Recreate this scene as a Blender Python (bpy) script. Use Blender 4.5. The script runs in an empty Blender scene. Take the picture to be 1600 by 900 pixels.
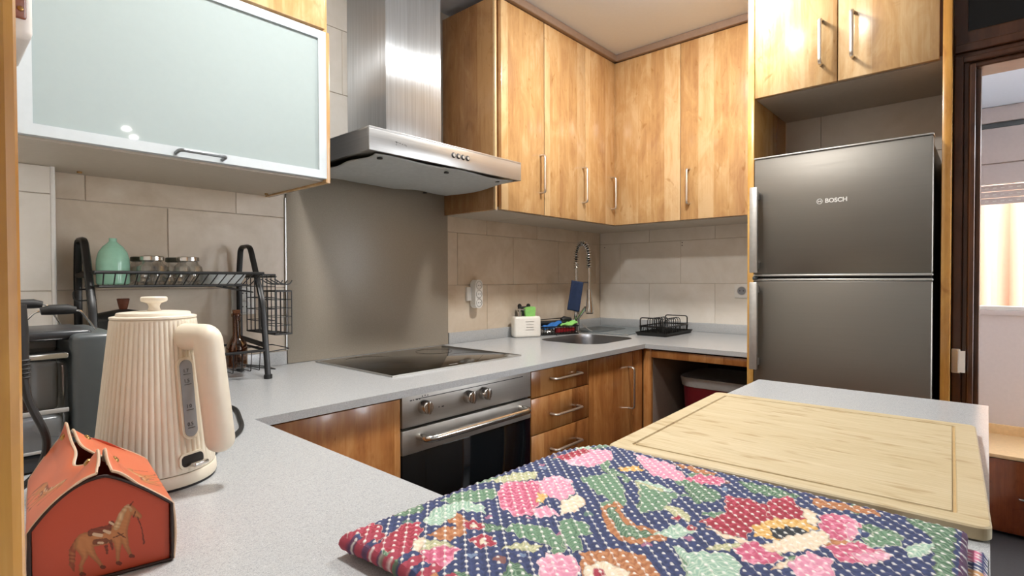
import bpy, bmesh, math, random
import numpy as np
from mathutils import Vector, Matrix

random.seed(7)
SC = bpy.context.scene
C = SC.collection
PI = math.pi

# ---------------------------------------------------------------- camera
cd = bpy.data.cameras.new('camera')
cam = bpy.data.objects.new('camera', cd)
C.objects.link(cam)
cd.sensor_fit = 'HORIZONTAL'
cd.sensor_width = 36.0
cd.lens = 832.13 / 1600 * 36
cd.clip_start = 0.02
cd.clip_end = 60
_r = Vector((0.66550, -0.74639, -0.003267))
_u = Vector((0.013866, 0.0079866, 0.999872))
_f = Vector((0.746268, 0.665461, -0.0156646))
cam.matrix_world = Matrix(((_r.x, _u.x, -_f.x, 0), (_r.y, _u.y, -_f.y, 0), (_r.z, _u.z, -_f.z, 1.2), (0, 0, 0, 1)))
SC.camera = cam

# ---------------------------------------------------------------- world, exposure
SC.view_settings.view_transform = 'Standard'
SC.view_settings.look = 'None'
SC.view_settings.exposure = 0.14
SC.view_settings.gamma = 1.0
SC.view_settings.use_curve_mapping = False
W = bpy.data.worlds.new('world')
SC.world = W
W.use_nodes = True
W.node_tree.nodes['Background'].inputs[0].default_value = (0.93, 0.96, 1.0, 1)
W.node_tree.nodes['Background'].inputs[1].default_value = 14.0
LAMP_S = 250.0       # radiance of each kitchen lamp's opal dome
ROOM_W = 4.0        # each lamp of the living room behind the camera
SC.cycles.max_bounces = 10
SC.cycles.diffuse_bounces = 6
SC.cycles.glossy_bounces = 6
SC.cycles.transmission_bounces = 8
SC.cycles.caustics_reflective = False
SC.cycles.caustics_refractive = False
SC.cycles.sample_clamp_indirect = 4.0

# ---------------------------------------------------------------- helpers
class MB:
    """collects geometry in world coordinates; build() links it as one mesh object"""
    def __init__(s):
        s.v = []; s.f = []
    def add(s, vs, fs, M=None):
        o = len(s.v)
        s.v += [tuple(M @ Vector(p)) for p in vs] if M is not None else [tuple(p) for p in vs]
        s.f += [tuple(i + o for i in f) for f in fs]
        return s
    def box(s, x0, x1, y0, y1, z0, z1, b=0.0, seg=2, M=None):
        if x1 < x0: x0, x1 = x1, x0
        if y1 < y0: y0, y1 = y1, y0
        if z1 < z0: z0, z1 = z1, z0
        if b <= 0:
            vs = [(x, y, z) for z in (z0, z1) for y in (y0, y1) for x in (x0, x1)]
            return s.add(vs, [(0, 2, 3, 1), (4, 5, 7, 6), (0, 1, 5, 4), (2, 6, 7, 3), (0, 4, 6, 2), (1, 3, 7, 5)], M)
        bm = bmesh.new()
        bmesh.ops.create_cube(bm, size=1)
        for v in bm.verts:
            v.co = Vector(((x0 + x1) / 2 + v.co.x * (x1 - x0), (y0 + y1) / 2 + v.co.y * (y1 - y0), (z0 + z1) / 2 + v.co.z * (z1 - z0)))
        b = min(b, 0.49 * min(x1 - x0, y1 - y0, z1 - z0))
        bmesh.ops.bevel(bm, geom=bm.edges[:], offset=b, segments=seg, profile=0.5, affect='EDGES')
        s.frombm(bm, M)
        return s
    def frombm(s, bm, M=None):
        bm.verts.index_update()
        s.add([v.co.copy() for v in bm.verts], [[v.index for v in f.verts] for f in bm.faces], M)
        bm.free()
        return s
    def tube(s, pts, r, seg=8, closed=False, flat=1.0, caps=True):
        pts = [Vector(p) for p in pts]
        n = len(pts)
        rs = r if isinstance(r, (list, tuple)) else [r] * n
        T = []
        for i in range(n):
            a = pts[(i - 1) % n] if (i > 0 or closed) else pts[i]
            b = pts[(i + 1) % n] if (i < n - 1 or closed) else pts[i]
            d = (b - a)
            T.append(d.normalized() if d.length > 1e-9 else Vector((0, 0, 1)))
        ref = Vector((0, 0, 1)) if abs(T[0].z) < 0.9 else Vector((1, 0, 0))
        N = (ref - T[0] * ref.dot(T[0])).normalized()
        vs = []
        for i in range(n):
            N = (N - T[i] * N.dot(T[i]))
            N = N.normalized() if N.length > 1e-6 else T[i].orthogonal().normalized()
            B = T[i].cross(N)
            for k in range(seg):
                a = 2 * PI * k / seg
                vs.append(pts[i] + N * (math.cos(a) * rs[i]) + B * (math.sin(a) * rs[i] * flat))
        fs = []
        m = n if closed else n - 1
        for i in range(m):
            j = (i + 1) % n
            for k in range(seg):
                l = (k + 1) % seg
                fs.append((i * seg + k, i * seg + l, j * seg + l, j * seg + k))
        if not closed and caps:
            fs.append(tuple(range(seg))[::-1])
            fs.append(tuple((n - 1) * seg + k for k in range(seg)))
        return s.add(vs, fs)
    def lathe(s, prof, c=(0, 0, 0), seg=32, M=None, close=True, rf=None):
        vs = []; fs = []
        n = len(prof)
        for i, (r, z) in enumerate(prof):
            for k in range(seg):
                a = 2 * PI * k / seg
                q = r * (rf(a, i) if rf else 1)
                vs.append((c[0] + q * math.cos(a), c[1] + q * math.sin(a), c[2] + z))
        for i in range(n - 1):
            for k in range(seg):
                l = (k + 1) % seg
                fs.append((i * seg + k, i * seg + l, (i + 1) * seg + l, (i + 1) * seg + k))
        if close:
            fs.append(tuple(range(seg))[::-1])
            fs.append(tuple((n - 1) * seg + k for k in range(seg)))
        return s.add(vs, fs, M)
    def prism(s, poly, M, d0, d1):
        """poly: 2-D outline, extruded from local z = d0 to d1, placed by matrix M"""
        n = len(poly)
        vs = [(x, y, d0) for x, y in poly] + [(x, y, d1) for x, y in poly]
        fs = [tuple(range(n))[::-1], tuple(range(n, 2 * n))]
        fs += [(i, (i + 1) % n, n + (i + 1) % n, n + i) for i in range(n)]
        return s.add(vs, fs, M)
    def mesh(s, name, mat, off=Vector((0, 0, 0)), smooth=True, ang=35):
        me = bpy.data.meshes.new(name)
        me.from_pydata([(p[0] - off.x, p[1] - off.y, p[2] - off.z) for p in s.v], [], s.f)
        bm = bmesh.new(); bm.from_mesh(me)
        bmesh.ops.recalc_face_normals(bm, faces=bm.faces)
        bm.to_mesh(me); bm.free()
        me.materials.append(mat)
        if smooth:
            me.polygons.foreach_set('use_smooth', [True] * len(me.polygons))
            me.set_sharp_from_angle(angle=math.radians(ang))
        return me
    def build(s, name, mat, parent=None, smooth=True, ang=35):
        off = Vector((0, 0, 0))
        p = parent
        while p is not None:
            off = off + p.location
            p = p.parent
        if parent is None and s.v:
            xs = [v[0] for v in s.v]; ys = [v[1] for v in s.v]; zs = [v[2] for v in s.v]
            base = Vector(((min(xs) + max(xs)) / 2, (min(ys) + max(ys)) / 2, min(zs)))
        else:
            base = Vector((0, 0, 0))
        o = bpy.data.objects.new(name, s.mesh(name, mat, off + base, smooth, ang))
        o.location = base
        C.objects.link(o)
        o.parent = parent
        return o

def tag(o, label=None, cat=None, group=None, kind=None):
    if label: o['label'] = label
    if cat: o['category'] = cat
    if group: o['group'] = group
    if kind: o['kind'] = kind
    return o

def thing(name, loc, label, cat, group=None):
    o = bpy.data.objects.new(name, None)
    o.empty_display_size = 0.05
    o.location = loc
    C.objects.link(o)
    return tag(o, label, cat, group)

def struct(name, mb, mat, parent=None, smooth=False):
    o = mb.build(name, mat, parent, smooth)
    if parent is None: o['kind'] = 'structure'
    return o

def copy_tree(o, parent=None):
    c = o.copy(); C.objects.link(c); c.parent = parent
    for ch in list(o.children): copy_tree(ch, c)
    return c

def arcpath(pts, r, n=5):
    """polyline with rounded corners"""
    P = [Vector(p) for p in pts]
    out = [P[0]]
    for i in range(1, len(P) - 1):
        a, b, c = P[i - 1], P[i], P[i + 1]
        d1 = (a - b); d2 = (c - b)
        q = min(r, d1.length * 0.49, d2.length * 0.49)
        s = b + d1.normalized() * q; e = b + d2.normalized() * q
        for k in range(n + 1):
            t = k / n
            out.append(s.lerp(b, t).lerp(b.lerp(e, t), t))
    out.append(P[-1])
    return out

def rrect(w, h, r, n=5):
    pts = []
    for cx, cy, a0 in ((w / 2 - r, h / 2 - r, 0), (-w / 2 + r, h / 2 - r, 90), (-w / 2 + r, -h / 2 + r, 180), (w / 2 - r, -h / 2 + r, 270)):
        for k in range(n + 1):
            a = math.radians(a0 + 90 * k / n)
            pts.append((cx + r * math.cos(a), cy + r * math.sin(a)))
    return pts

def frame(o, x, y):
    """matrix with origin o, local x along x, local y along y, local z the outward normal"""
    x = Vector(x).normalized(); y = Vector(y).normalized(); z = x.cross(y).normalized()
    return Matrix(((x.x, y.x, z.x, o[0]), (x.y, y.y, z.y, o[1]), (x.z, y.z, z.z, o[2]), (0, 0, 0, 1)))

def text(name, body, size, M, mat, parent, depth=0.0004, bold=0.0):
    cu = bpy.data.curves.new(name, 'FONT')
    cu.body = body; cu.size = size; cu.extrude = depth; cu.offset = bold
    cu.align_x = 'LEFT'; cu.align_y = 'CENTER'
    t = bpy.data.objects.new(name, cu); C.objects.link(t)
    dg = bpy.context.evaluated_depsgraph_get()
    me = bpy.data.meshes.new_from_object(t.evaluated_get(dg))
    bpy.data.objects.remove(t); bpy.data.curves.remove(cu)
    mb = MB()
    mb.add([v.co.copy() for v in me.vertices], [tuple(p.vertices) for p in me.polygons], M)
    bpy.data.meshes.remove(me)
    return mb.build(name, mat, parent, smooth=False)

# ---------------------------------------------------------------- materials
def lin(h):
    c = [int(h[i:i + 2], 16) / 255 for i in (0, 2, 4)]
    return tuple(x / 12.92 if x <= 0.04045 else ((x + 0.055) / 1.055) ** 2.4 for x in c) + (1,)

class NT:
    def __init__(s, name):
        s.m = bpy.data.materials.new(name); s.m.use_nodes = True
        s.t = s.m.node_tree; s.b = s.t.nodes['Principled BSDF']
    def n(s, typ, **k):
        o = s.t.nodes.new(typ)
        for a, b in k.items():
            if a.startswith('i_'):
                key = a[2:]
                o.inputs[int(key) if key.isdigit() else key].default_value = b
            else: setattr(o, a, b)
        return o
    def l(s, a, b): s.t.links.new(a, b)
    def set(s, **k):
        for a, b in k.items(): s.b.inputs[a.replace('_', ' ')].default_value = b
        return s
    def coord(s, scale=(1, 1, 1), rnd=0.0):
        tc = s.n('ShaderNodeTexCoord'); mp = s.n('ShaderNodeMapping')
        mp.inputs['Scale'].default_value = scale
        s.l(tc.outputs['Object'], mp.inputs['Vector'])
        if rnd:
            oi = s.n('ShaderNodeObjectInfo'); mu = s.n('ShaderNodeMath', operation='MULTIPLY', i_1=rnd)
            s.l(oi.outputs['Random'], mu.inputs[0]); s.l(mu.outputs[0], mp.inputs['Location'])
        return mp.outputs[0]
    def noise(s, vec, scale, detail=3, rough=0.55, dist=0.0):
        o = s.n('ShaderNodeTexNoise'); o.inputs['Scale'].default_value = scale; o.inputs['Detail'].default_value = detail
        o.inputs['Roughness'].default_value = rough; o.inputs['Distortion'].default_value = dist
        s.l(vec, o.inputs['Vector']); return o.outputs['Fac']
    def ramp(s, fac, stops):
        o = s.n('ShaderNodeValToRGB'); e = o.color_ramp.elements
        while len(e) < len(stops): e.new(0.5)
        for i, (p, c) in enumerate(stops): e[i].position = p; e[i].color = c
        s.l(fac, o.inputs[0]); return o.outputs[0]
    def bump(s, h, strength=0.2, dist=0.001):
        o = s.n('ShaderNodeBump'); o.inputs['Strength'].default_value = strength; o.inputs['Distance'].default_value = dist
        s.l(h, o.inputs['Height']); s.l(o.outputs[0], s.b.inputs['Normal'])
    def mix(s, fac, a, b, mode='MIX'):
        o = s.n('ShaderNodeMix', data_type='RGBA', blend_type=mode)
        for v, i in ((fac, 0), (a, 6), (b, 7)):
            if isinstance(v, (int, float)) or isinstance(v, tuple): o.inputs[i].default_value = v
            else: s.l(v, o.inputs[i])
        return o.outputs[2]

def plain(name, hexc, rough=0.5, metal=0.0, noise=0.06, **k):
    m = NT(name); m.set(Roughness=rough, Metallic=metal)
    c = lin(hexc)
    f = m.noise(m.coord(), 60, 2)
    lo = tuple(x * (1 - noise) for x in c[:3]) + (1,); hi = tuple(min(1, x * (1 + noise)) for x in c[:3]) + (1,)
    m.l(m.ramp(f, [(0.3, lo), (0.7, hi)]), m.b.inputs['Base Color'])
    for a, b in k.items(): m.b.inputs[a.replace('_', ' ')].default_value = b
    return m.m

def wood(name, dark, mid, light, vertical=True, strip=0.075, rough=0.22, coat=0.35):
    """laminated staves of one species with fine grain along z (or along x+y)"""
    m = NT(name); m.set(Roughness=rough)
    m.b.inputs['Coat Weight'].default_value = coat; m.b.inputs['Coat Roughness'].default_value = 0.08
    tc = m.n('ShaderNodeTexCoord'); sx = m.n('ShaderNodeSeparateXYZ'); m.l(tc.outputs['Object'], sx.inputs[0])
    oi = m.n('ShaderNodeObjectInfo'); r = m.n('ShaderNodeMath', operation='MULTIPLY', i_1=7.3); m.l(oi.outputs['Random'], r.inputs[0])
    h = m.n('ShaderNodeMath', operation='ADD'); m.l(sx.outputs[0], h.inputs[0]); m.l(sx.outputs[1], h.inputs[1])
    h2 = m.n('ShaderNodeMath', operation='ADD'); m.l(h.outputs[0], h2.inputs[0]); m.l(r.outputs[0], h2.inputs[1])
    a, b = (h2.outputs[0], sx.outputs[2])
    if not vertical:
        z2 = m.n('ShaderNodeMath', operation='ADD'); m.l(sx.outputs[2], z2.inputs[0]); m.l(r.outputs[0], z2.inputs[1])
        a, b = z2.outputs[0], h.outputs[0]
    st = m.n('ShaderNodeMath', operation='DIVIDE', i_1=strip); m.l(a, st.inputs[0])
    fl = m.n('ShaderNodeMath', operation='FLOOR'); m.l(st.outputs[0], fl.inputs[0])
    wn = m.n('ShaderNodeTexWhiteNoise', noise_dimensions='1D'); m.l(fl.outputs[0], wn.inputs['W'])
    def vec(ka, kb, off=0.0):
        c = m.n('ShaderNodeCombineXYZ')
        p = m.n('ShaderNodeMath', operation='MULTIPLY', i_1=ka); m.l(a, p.inputs[0])
        q = m.n('ShaderNodeMath', operation='MULTIPLY_ADD', i_1=kb); m.l(b, q.inputs[0])
        w = m.n('ShaderNodeMath', operation='MULTIPLY', i_1=9.0); m.l(wn.outputs['Value'], w.inputs[0]); m.l(w.outputs[0], q.inputs[2])
        m.l(p.outputs[0], c.inputs[0]); m.l(q.outputs[0], c.inputs[1]); m.l(r.outputs[0], c.inputs[2])
        return c.outputs[0]
    g = m.noise(vec(90, 4), 1.0, 4, 0.6, 0.4)
    bl = m.noise(vec(13, 4.5), 1.0, 4, 0.65, 0.8)
    kn = m.noise(vec(22, 12), 1.0, 2, 0.5, 1.2)
    s1 = m.n('ShaderNodeMath', operation='MULTIPLY', i_1=0.25); m.l(g, s1.inputs[0])
    s2 = m.n('ShaderNodeMath', operation='MULTIPLY_ADD', i_1=0.55); m.l(bl, s2.inputs[0]); m.l(s1.outputs[0], s2.inputs[2])
    s3 = m.n('ShaderNodeMath', operation='MULTIPLY_ADD', i_1=0.20); m.l(wn.outputs['Value'], s3.inputs[0]); m.l(s2.outputs[0], s3.inputs[2])
    col = m.ramp(s3.outputs[0], [(0.32, lin(dark)), (0.47, lin(mid)), (0.62, lin(light))])
    k2 = m.ramp(kn, [(0.66, (1, 1, 1, 1)), (0.76, (0.72, 0.62, 0.5, 1))])
    col = m.mix(0.8, col, k2, 'MULTIPLY')
    m.l(col, m.b.inputs['Base Color'])
    m.bump(g, 0.05, 0.0005)
    return m.m

def steel(name, col, rough, aniso=0.0, vertical=True, streak=0.12, scale=(160, 160, 3), metal=1.0):
    m = NT(name); m.set(Metallic=metal, Roughness=rough)
    f = m.noise(m.coord(scale), 1.0, 4, 0.6)
    c = lin(col)
    m.l(m.ramp(f, [(0.3, tuple(x * (1 - streak) for x in c[:3]) + (1,)), (0.7, tuple(min(1, x * (1 + streak)) for x in c[:3]) + (1,))]), m.b.inputs['Base Color'])
    rr = m.n('ShaderNodeMapRange'); rr.inputs['To Min'].default_value = rough * 0.8; rr.inputs['To Max'].default_value = rough * 1.25
    m.l(f, rr.inputs['Value']); m.l(rr.outputs[0], m.b.inputs['Roughness'])
    if aniso:
        m.b.inputs['Anisotropic'].default_value = aniso
        tg = m.n('ShaderNodeTangent', direction_type='RADIAL', axis='Z'); m.l(tg.outputs[0], m.b.inputs['Tangent'])
        m.b.inputs['Anisotropic Rotation'].default_value = 0.0 if vertical else 0.25
    m.bump(f, 0.04, 0.0004)
    return m.m

def glass(name, col, rough=0.0, ior=1.45):
    """thin-walled clear glass: mixes a clear pass-through with a glossy skin by facing angle"""
    m = NT(name)
    tr = m.n('ShaderNodeBsdfTransparent'); tr.inputs[0].default_value = col
    gl = m.n('ShaderNodeBsdfGlossy'); gl.inputs['Roughness'].default_value = max(rough, 0.03)
    lw = m.n('ShaderNodeLayerWeight', i_Blend=0.35)
    mx = m.n('ShaderNodeMixShader')
    mm = m.n('ShaderNodeMath', operation='MULTIPLY_ADD', i_1=0.6, i_2=0.05); m.l(lw.outputs['Facing'], mm.inputs[0])
    m.l(mm.outputs[0], mx.inputs[0]); m.l(tr.outputs[0], mx.inputs[1]); m.l(gl.outputs[0], mx.inputs[2])
    m.l(mx.outputs[0], m.t.nodes['Material Output'].inputs['Surface'])
    return m.m

def speckle(name, base, dark, light, rough=0.28):
    m = NT(name); m.set(Roughness=rough)
    v = m.coord()
    a = m.noise(v, 420, 2, 0.7); b = m.noise(v, 900, 1, 0.5)
    c1 = m.ramp(a, [(0.34, lin(dark)), (0.47, lin(base)), (0.60, lin(base)), (0.70, lin(light))])
    c2 = m.ramp(b, [(0.33, lin(dark)), (0.45, lin(base)), (0.66, lin(light))])
    m.l(m.mix(0.45, c1, c2), m.b.inputs['Base Color'])
    return m.m

def tilemat(name, a, b, c):
    m = NT(name); m.set(Roughness=0.24)
    v = m.coord((1, 1, 1), 11.0)
    f = m.noise(v, 5, 5, 0.6, 0.6); g = m.noise(v, 40, 3)
    col = m.ramp(f, [(0.32, lin(a)), (0.5, lin(b)), (0.68, lin(c))])
    m.l(m.mix(0.12, col, m.ramp(g, [(0.3, lin(a)), (0.7, lin(c))])), m.b.inputs['Base Color'])
    m.bump(f, 0.05, 0.002)
    return m.m

def vcol(name, rough=0.6, sheen=0.0, bumpscale=0):
    m = NT(name); m.set(Roughness=rough)
    a = m.n('ShaderNodeVertexColor', layer_name='print'); m.l(a.outputs[0], m.b.inputs['Base Color'])
    if bumpscale:
        m.bump(m.noise(m.coord(), bumpscale, 2), 0.25, 0.001)
    return m.m

def emit(name, col, k):
    m = NT(name)
    m.b.inputs['Emission Color'].default_value = col; m.b.inputs['Emission Strength'].default_value = k
    return m.m

M = {}
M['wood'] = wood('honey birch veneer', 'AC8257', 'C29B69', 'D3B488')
M['wood_shaded'] = wood('honey birch veneer shaded', '8E5A30', 'AA713E', 'BF8A54')  # same birch, darkened in colour for the shade below the worktop
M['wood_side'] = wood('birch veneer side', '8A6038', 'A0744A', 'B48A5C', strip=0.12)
M['pine'] = wood('varnished pine', 'B07A38', 'C99348', 'DDAF66', strip=0.3)
M['walnut'] = wood('dark stained frame', '331A0E', '472814', '5A351F', strip=0.2, rough=0.3, coat=0.2)
M['mahogany'] = wood('reddish lacquer', '5E2A14', '74371B', '874524', strip=0.3, rough=0.2)
M['bamboo'] = None
M['crown'] = plain('greyish brown crown strip', '8A7464', 0.4, 0, 0.05)
M['edge'] = plain('light edge banding', 'D8B88A', 0.35)
M['under'] = plain('cabinet underside laminate', 'BDB3A4', 0.4, 0, 0.03)
M['carcass'] = plain('grey carcass laminate', 'A4978A', 0.45, 0, 0.04)
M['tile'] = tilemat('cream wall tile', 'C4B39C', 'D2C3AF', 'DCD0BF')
M['tile_lit'] = tilemat('lit wall tile', 'DDD7CC', 'E5E0D7', 'ECE8E1')  # paler copy of the wall tile, raised for the lit patch on the right
M['grout'] = plain('grout', 'BBB0A1', 0.9)
M['plaster'] = plain('painted plaster', 'DAD6D0', 0.9, 0, 0.015)
M['ceil'] = plain('white ceiling paint', 'DAE4F2', 0.9, 0, 0.01)
M['white'] = plain('white plastic', 'E9E8E4', 0.35, 0, 0.02)
M['whitewall'] = plain('white gallery wall', 'CFC6C4', 0.8, 0, 0.02)
M['quartz'] = speckle('grey speckled quartz', 'B0B3B5', '8F9294', 'CDD0D2', 0.22)
M['splash'] = speckle('grey textured splash panel', '9C9385', '8E8577', 'AAA192', 0.35)
M['steel'] = steel('brushed steel chimney', 'BCC0C3', 0.34, 1.0, True, 0.13, metal=0.75)
M['steel_h'] = steel('brushed steel front', 'B9BABA', 0.32, 0.5, True, 0.06, (3, 3, 220), metal=0.8)
M['steel_oven'] = steel('brushed steel oven', 'B3B0AA', 0.42, 0.3, True, 0.05, (3, 3, 260), metal=0.75)
M['fridge'] = steel('brushed fridge steel', '87837C', 0.44, 0.6, True, 0.03, (3, 3, 300), metal=0.9)
M['fridge_trim'] = plain('light fridge trim', 'C9C8C4', 0.35, 0.6)
M['chrome'] = plain('satin chrome', 'D5D3CF', 0.18, 1.0, 0.02)
M['nickel'] = plain('satin nickel handle', 'DDD5CB', 0.36, 1.0, 0.03)
M['greysteel'] = plain('dark satin handle', '85898C', 0.3, 0.8)
M['alu'] = plain('white anodised aluminium', 'C3CBCF', 0.35, 0.15, 0.02)
M['frost'] = plain('frosted pane', '9FABAB', 0.03, 0, 0.01)
M['black'] = plain('black coated wire', '141414', 0.35, 0, 0.1)
M['blackgloss'] = plain('black ceramic glass', '15130F', 0.06, 0, 0.05)
M['ovenglass'] = plain('dark oven glass', '0B1014', 0.05, 0, 0.05)
M['rubber'] = plain('black rubber', '191919', 0.6)
M['dark'] = plain('dark interior', '1B1715', 0.8)
M['cream'] = plain('cream plastic', 'DDD5C3', 0.42, 0, 0.02)
M['creamlid'] = plain('cream lid', 'E2DACA', 0.4, 0, 0.02)
M['gauge'] = plain('grey gauge window', '8F9399', 0.2, 0, 0.03)
M['ink'] = plain('dark printed ink', '2A2A2C', 0.5)
M['leather'] = vcol('printed orange leatherette', 0.42)
M['leather_edge'] = plain('beige cut edge', 'C9AD93', 0.6)
M['leather_dark'] = plain('dark piping', '2B1712', 0.5)
M['lining'] = plain('white lining', 'E8E5DE', 0.5)
M['brass'] = plain('brass snap', 'B08A55', 0.3, 1.0)
M['quilt'] = vcol('printed cotton quilt', 0.85, 0, 900)
M['machine'] = plain('grey machine shell', '4F5659', 0.32, 0, 0.03)
M['machine_light'] = plain('light grey machine back', 'C4C6C6', 0.5)  # pale colour stands in for the bright reflections in the water tank
M['machine_dark'] = plain('dark machine top', '33363A', 0.3, 0, 0.04)
M['clear'] = glass('clear plastic', (0.95, 0.965, 0.97, 1))
M['clearglass'] = glass('clear jar glass', (0.965, 0.965, 0.955, 1))
M['brownglass'] = glass('amber glass', (0.66, 0.47, 0.31, 1))
M['mint'] = plain('mint green glass', 'A2D8C0', 0.12, 0, 0.04)
M['cork'] = plain('cork', '7A4C30', 0.8, 0, 0.2)
M['knobwood'] = plain('dark wooden knob', '6B3A25', 0.5, 0, 0.15)
M['dish'] = plain('pale blue white plastic', 'D3DADB', 0.35)
M['ceramic'] = plain('white ceramic', 'EFEDE6', 0.25, 0, 0.02)
M['green'] = plain('lime green sponge', '8FD070', 0.85, 0, 0.08)
M['blue'] = plain('blue cloth', '2E6DB4', 0.85, 0, 0.1)
M['navy'] = plain('navy blue cloth', '1B2C4C', 0.85, 0, 0.1)
M['red'] = plain('dark red plastic', '8E1D24', 0.35, 0, 0.05)
M['binred'] = plain('burgundy bin plastic', '6E1420', 0.4, 0, 0.05)
M['binlid'] = plain('pale grey bin lid', 'A9A9A8', 0.4)
M['mat'] = plain('grey shade sheet', '7D8588', 0.9, 0, 0.08)  # reflected shade in the sink corner, given as a grey colour
M['shade_dark'] = plain('dark grey shade sheet', '5E6466', 0.9, 0, 0.08)
M['floor'] = plain('dark floor tile', '3B3A3B', 0.45, 0, 0.1)
M['paperfilter'] = plain('grey filter sheet', 'BDC0BE', 0.8, 0, 0.05)
M['sink'] = steel('sink steel', '85868A', 0.36, 0, True, 0.04, (60, 60, 60))
M['lampglow'] = emit('lamp diffuser', (1.0, 0.965, 0.91, 1), 9)
M['dome'] = emit('opal lamp dome', (1.0, 0.97, 0.93, 1), LAMP_S)

# ================================================================ large structure
WA, WB, H = 1.88, 2.97, 2.43      # back wall plane, right wall plane, ceiling height
struct('floor', MB().box(-3.2, 5.2, -4.2, 2.1, -0.1, 0.0), M['floor'])
struct('ceiling', MB().box(-3.2, 3.07, -4.2, 2.1, H, H + 0.1), M['ceil'])
wall_back = struct('wall_back', MB().box(-0.26, WB, WA + 0.003, WA + 0.12, 0, H), M['grout'])
wall_right = struct('wall_right', MB().box(WB + 0.003, WB + 0.12, 0.681, WA + 0.12, 0, H), M['grout'])
wall_niche = struct('wall_niche', MB().box(2.523, WB + 0.12, 0.085, 0.681, 0, H), M['grout'])
struct('wall_left', MB().box(-0.26, -0.16, 0.43, WA, 0, H), M['plaster'])
struct('wall_rear', MB().box(-3.2, 3.07, -4.3, -4.2, 0, H), M['plaster'])
struct('wall_far_left', MB().box(-3.3, -3.2, -4.2, 2.1, 0, H), M['plaster'])
struct('wall_front', MB().box(-3.2, -0.26, 0.43, 0.53, 0, H), M['plaster'])
struct('wall_side', MB().box(2.20, 2.30, -4.2, -3.8, 0, H).box(2.20, 2.30, -1.7, -0.90, 0, H).box(2.20, 2.30, -3.8, -1.7, 2.15, H).box(2.20, 2.30, -3.8, -1.7, 0, 0.1), M['plaster'])
struct('added_window', MB().box(2.22, 2.28, -3.8, -3.74, 0.1, 2.15).box(2.22, 2.28, -1.76, -1.7, 0.1, 2.15).box(2.22, 2.28, -2.78, -2.72, 0.1, 2.15).box(2.22, 2.28, -3.8, -1.7, 0.1, 0.16).box(2.22, 2.28, -3.8, -1.7, 2.09, 2.15), M['white'])  # unseen window, added to let neutral daylight into the room
pil = struct('wall_pilaster', MB().box(-0.16, 0.238, 1.803, WA + 0.003, 0.90, 1.495), M['grout'])

TZ = [0.926 + 0.249 * k for k in range(7)]
_tiles = {}
def tile(parent, plane, u0, u1, z0, z1, at, mat):
    """one wall tile, 6 mm thick, set in the grout with a 2.5 mm joint; equal tiles share their mesh"""
    g = 0.0009
    w, h = round(u1 - u0 - 2 * g, 4), round(z1 - z0 - 2 * g, 4)
    if w < 0.01 or h < 0.01: return
    k = (plane, w, h, mat.name)
    if k not in _tiles:
        mb = MB()
        if plane == 'y': mb.box(-w / 2, w / 2, 0, 0.006, -h / 2, h / 2, 0.0012, 1)
        else: mb.box(0, 0.006, -w / 2, w / 2, -h / 2, h / 2, 0.0012, 1)
        _tiles[k] = mb.mesh('tile', mat, smooth=False)
    o = bpy.data.objects.new('tile', _tiles[k]); C.objects.link(o); o.parent = parent
    c = (u0 + u1) / 2
    o.location = Vector((c, at, (z0 + z1) / 2) if plane == 'y' else (at, c, (z0 + z1) / 2)) - parent.location
def tiling(parent, plane, lo, hi, zlo, zhi, phase, at, mat):
    for r in range(6):
        z0, z1 = max(TZ[r], zlo), min(TZ[r + 1], zhi)
        if z1 - z0 < 0.015: continue
        u = phase + (0.2 if r % 2 and parent is not pil else 0.0) - 4.0
        while u < hi:
            a, b = max(u, lo), min(u + 0.4, hi)
            if b - a > 0.01: tile(parent, plane, a, b, z0, z1, at, mat)
            u += 0.4
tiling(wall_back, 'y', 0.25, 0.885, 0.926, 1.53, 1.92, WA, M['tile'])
tiling(wall_back, 'y', 0.80, 1.22, 1.53, H, 1.92, WA, M['tile_lit'])
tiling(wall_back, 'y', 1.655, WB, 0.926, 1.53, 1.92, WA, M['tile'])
tiling(wall_right, 'x', 0.70, WA, 0.926, 1.53, 1.132, WB, M['tile_lit'])
tiling(wall_niche, 'x', 0.106, 0.655, 1.42, 1.90, 0.32, 2.517, M['tile_lit'])
tiling(pil, 'y', -0.16, 0.236, 0.90, 1.495, -0.16, 1.797, M['tile_lit'])
for hx, hy, hz in ((WB, 1.323, 1.412), (WB, 1.323, 1.396), (WB, 1.845, 1.405)):
    MB().lathe([(0.001, 0.001), (0.003, 0.0008), (0.0034, 0.0), (0.001, 0.0)], (0, 0, 0), 10, M=frame((hx, hy, hz), (0, -1, 0), (0, 0, 1))).build('drill_hole', M['ink'], wall_right)
struct('trim_1', MB().tube([(0.240, 1.801, 0.90), (0.240, 1.801, 1.495)], 0.0055, 8), M['white'])
struct('trim_2', MB().box(0.884, 0.889, 1.874, WA, 0.95, 1.495), M['fridge_trim'])

# crown strip between the wall cabinets and the ceiling
cr = MB().box(1.63, 2.60, 1.525, 1.60, 2.395, H, 0.004).box(2.575, 2.64, 0.70, 1.60, 2.395, H, 0.004)
struct('trim_3', cr, M['crown'])

# wooden jamb at the end of the left wall
struct('trim_4', MB().box(-0.20, 0.0425, 0.43, 0.50, 0, H, 0.006), M['pine'])

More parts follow.
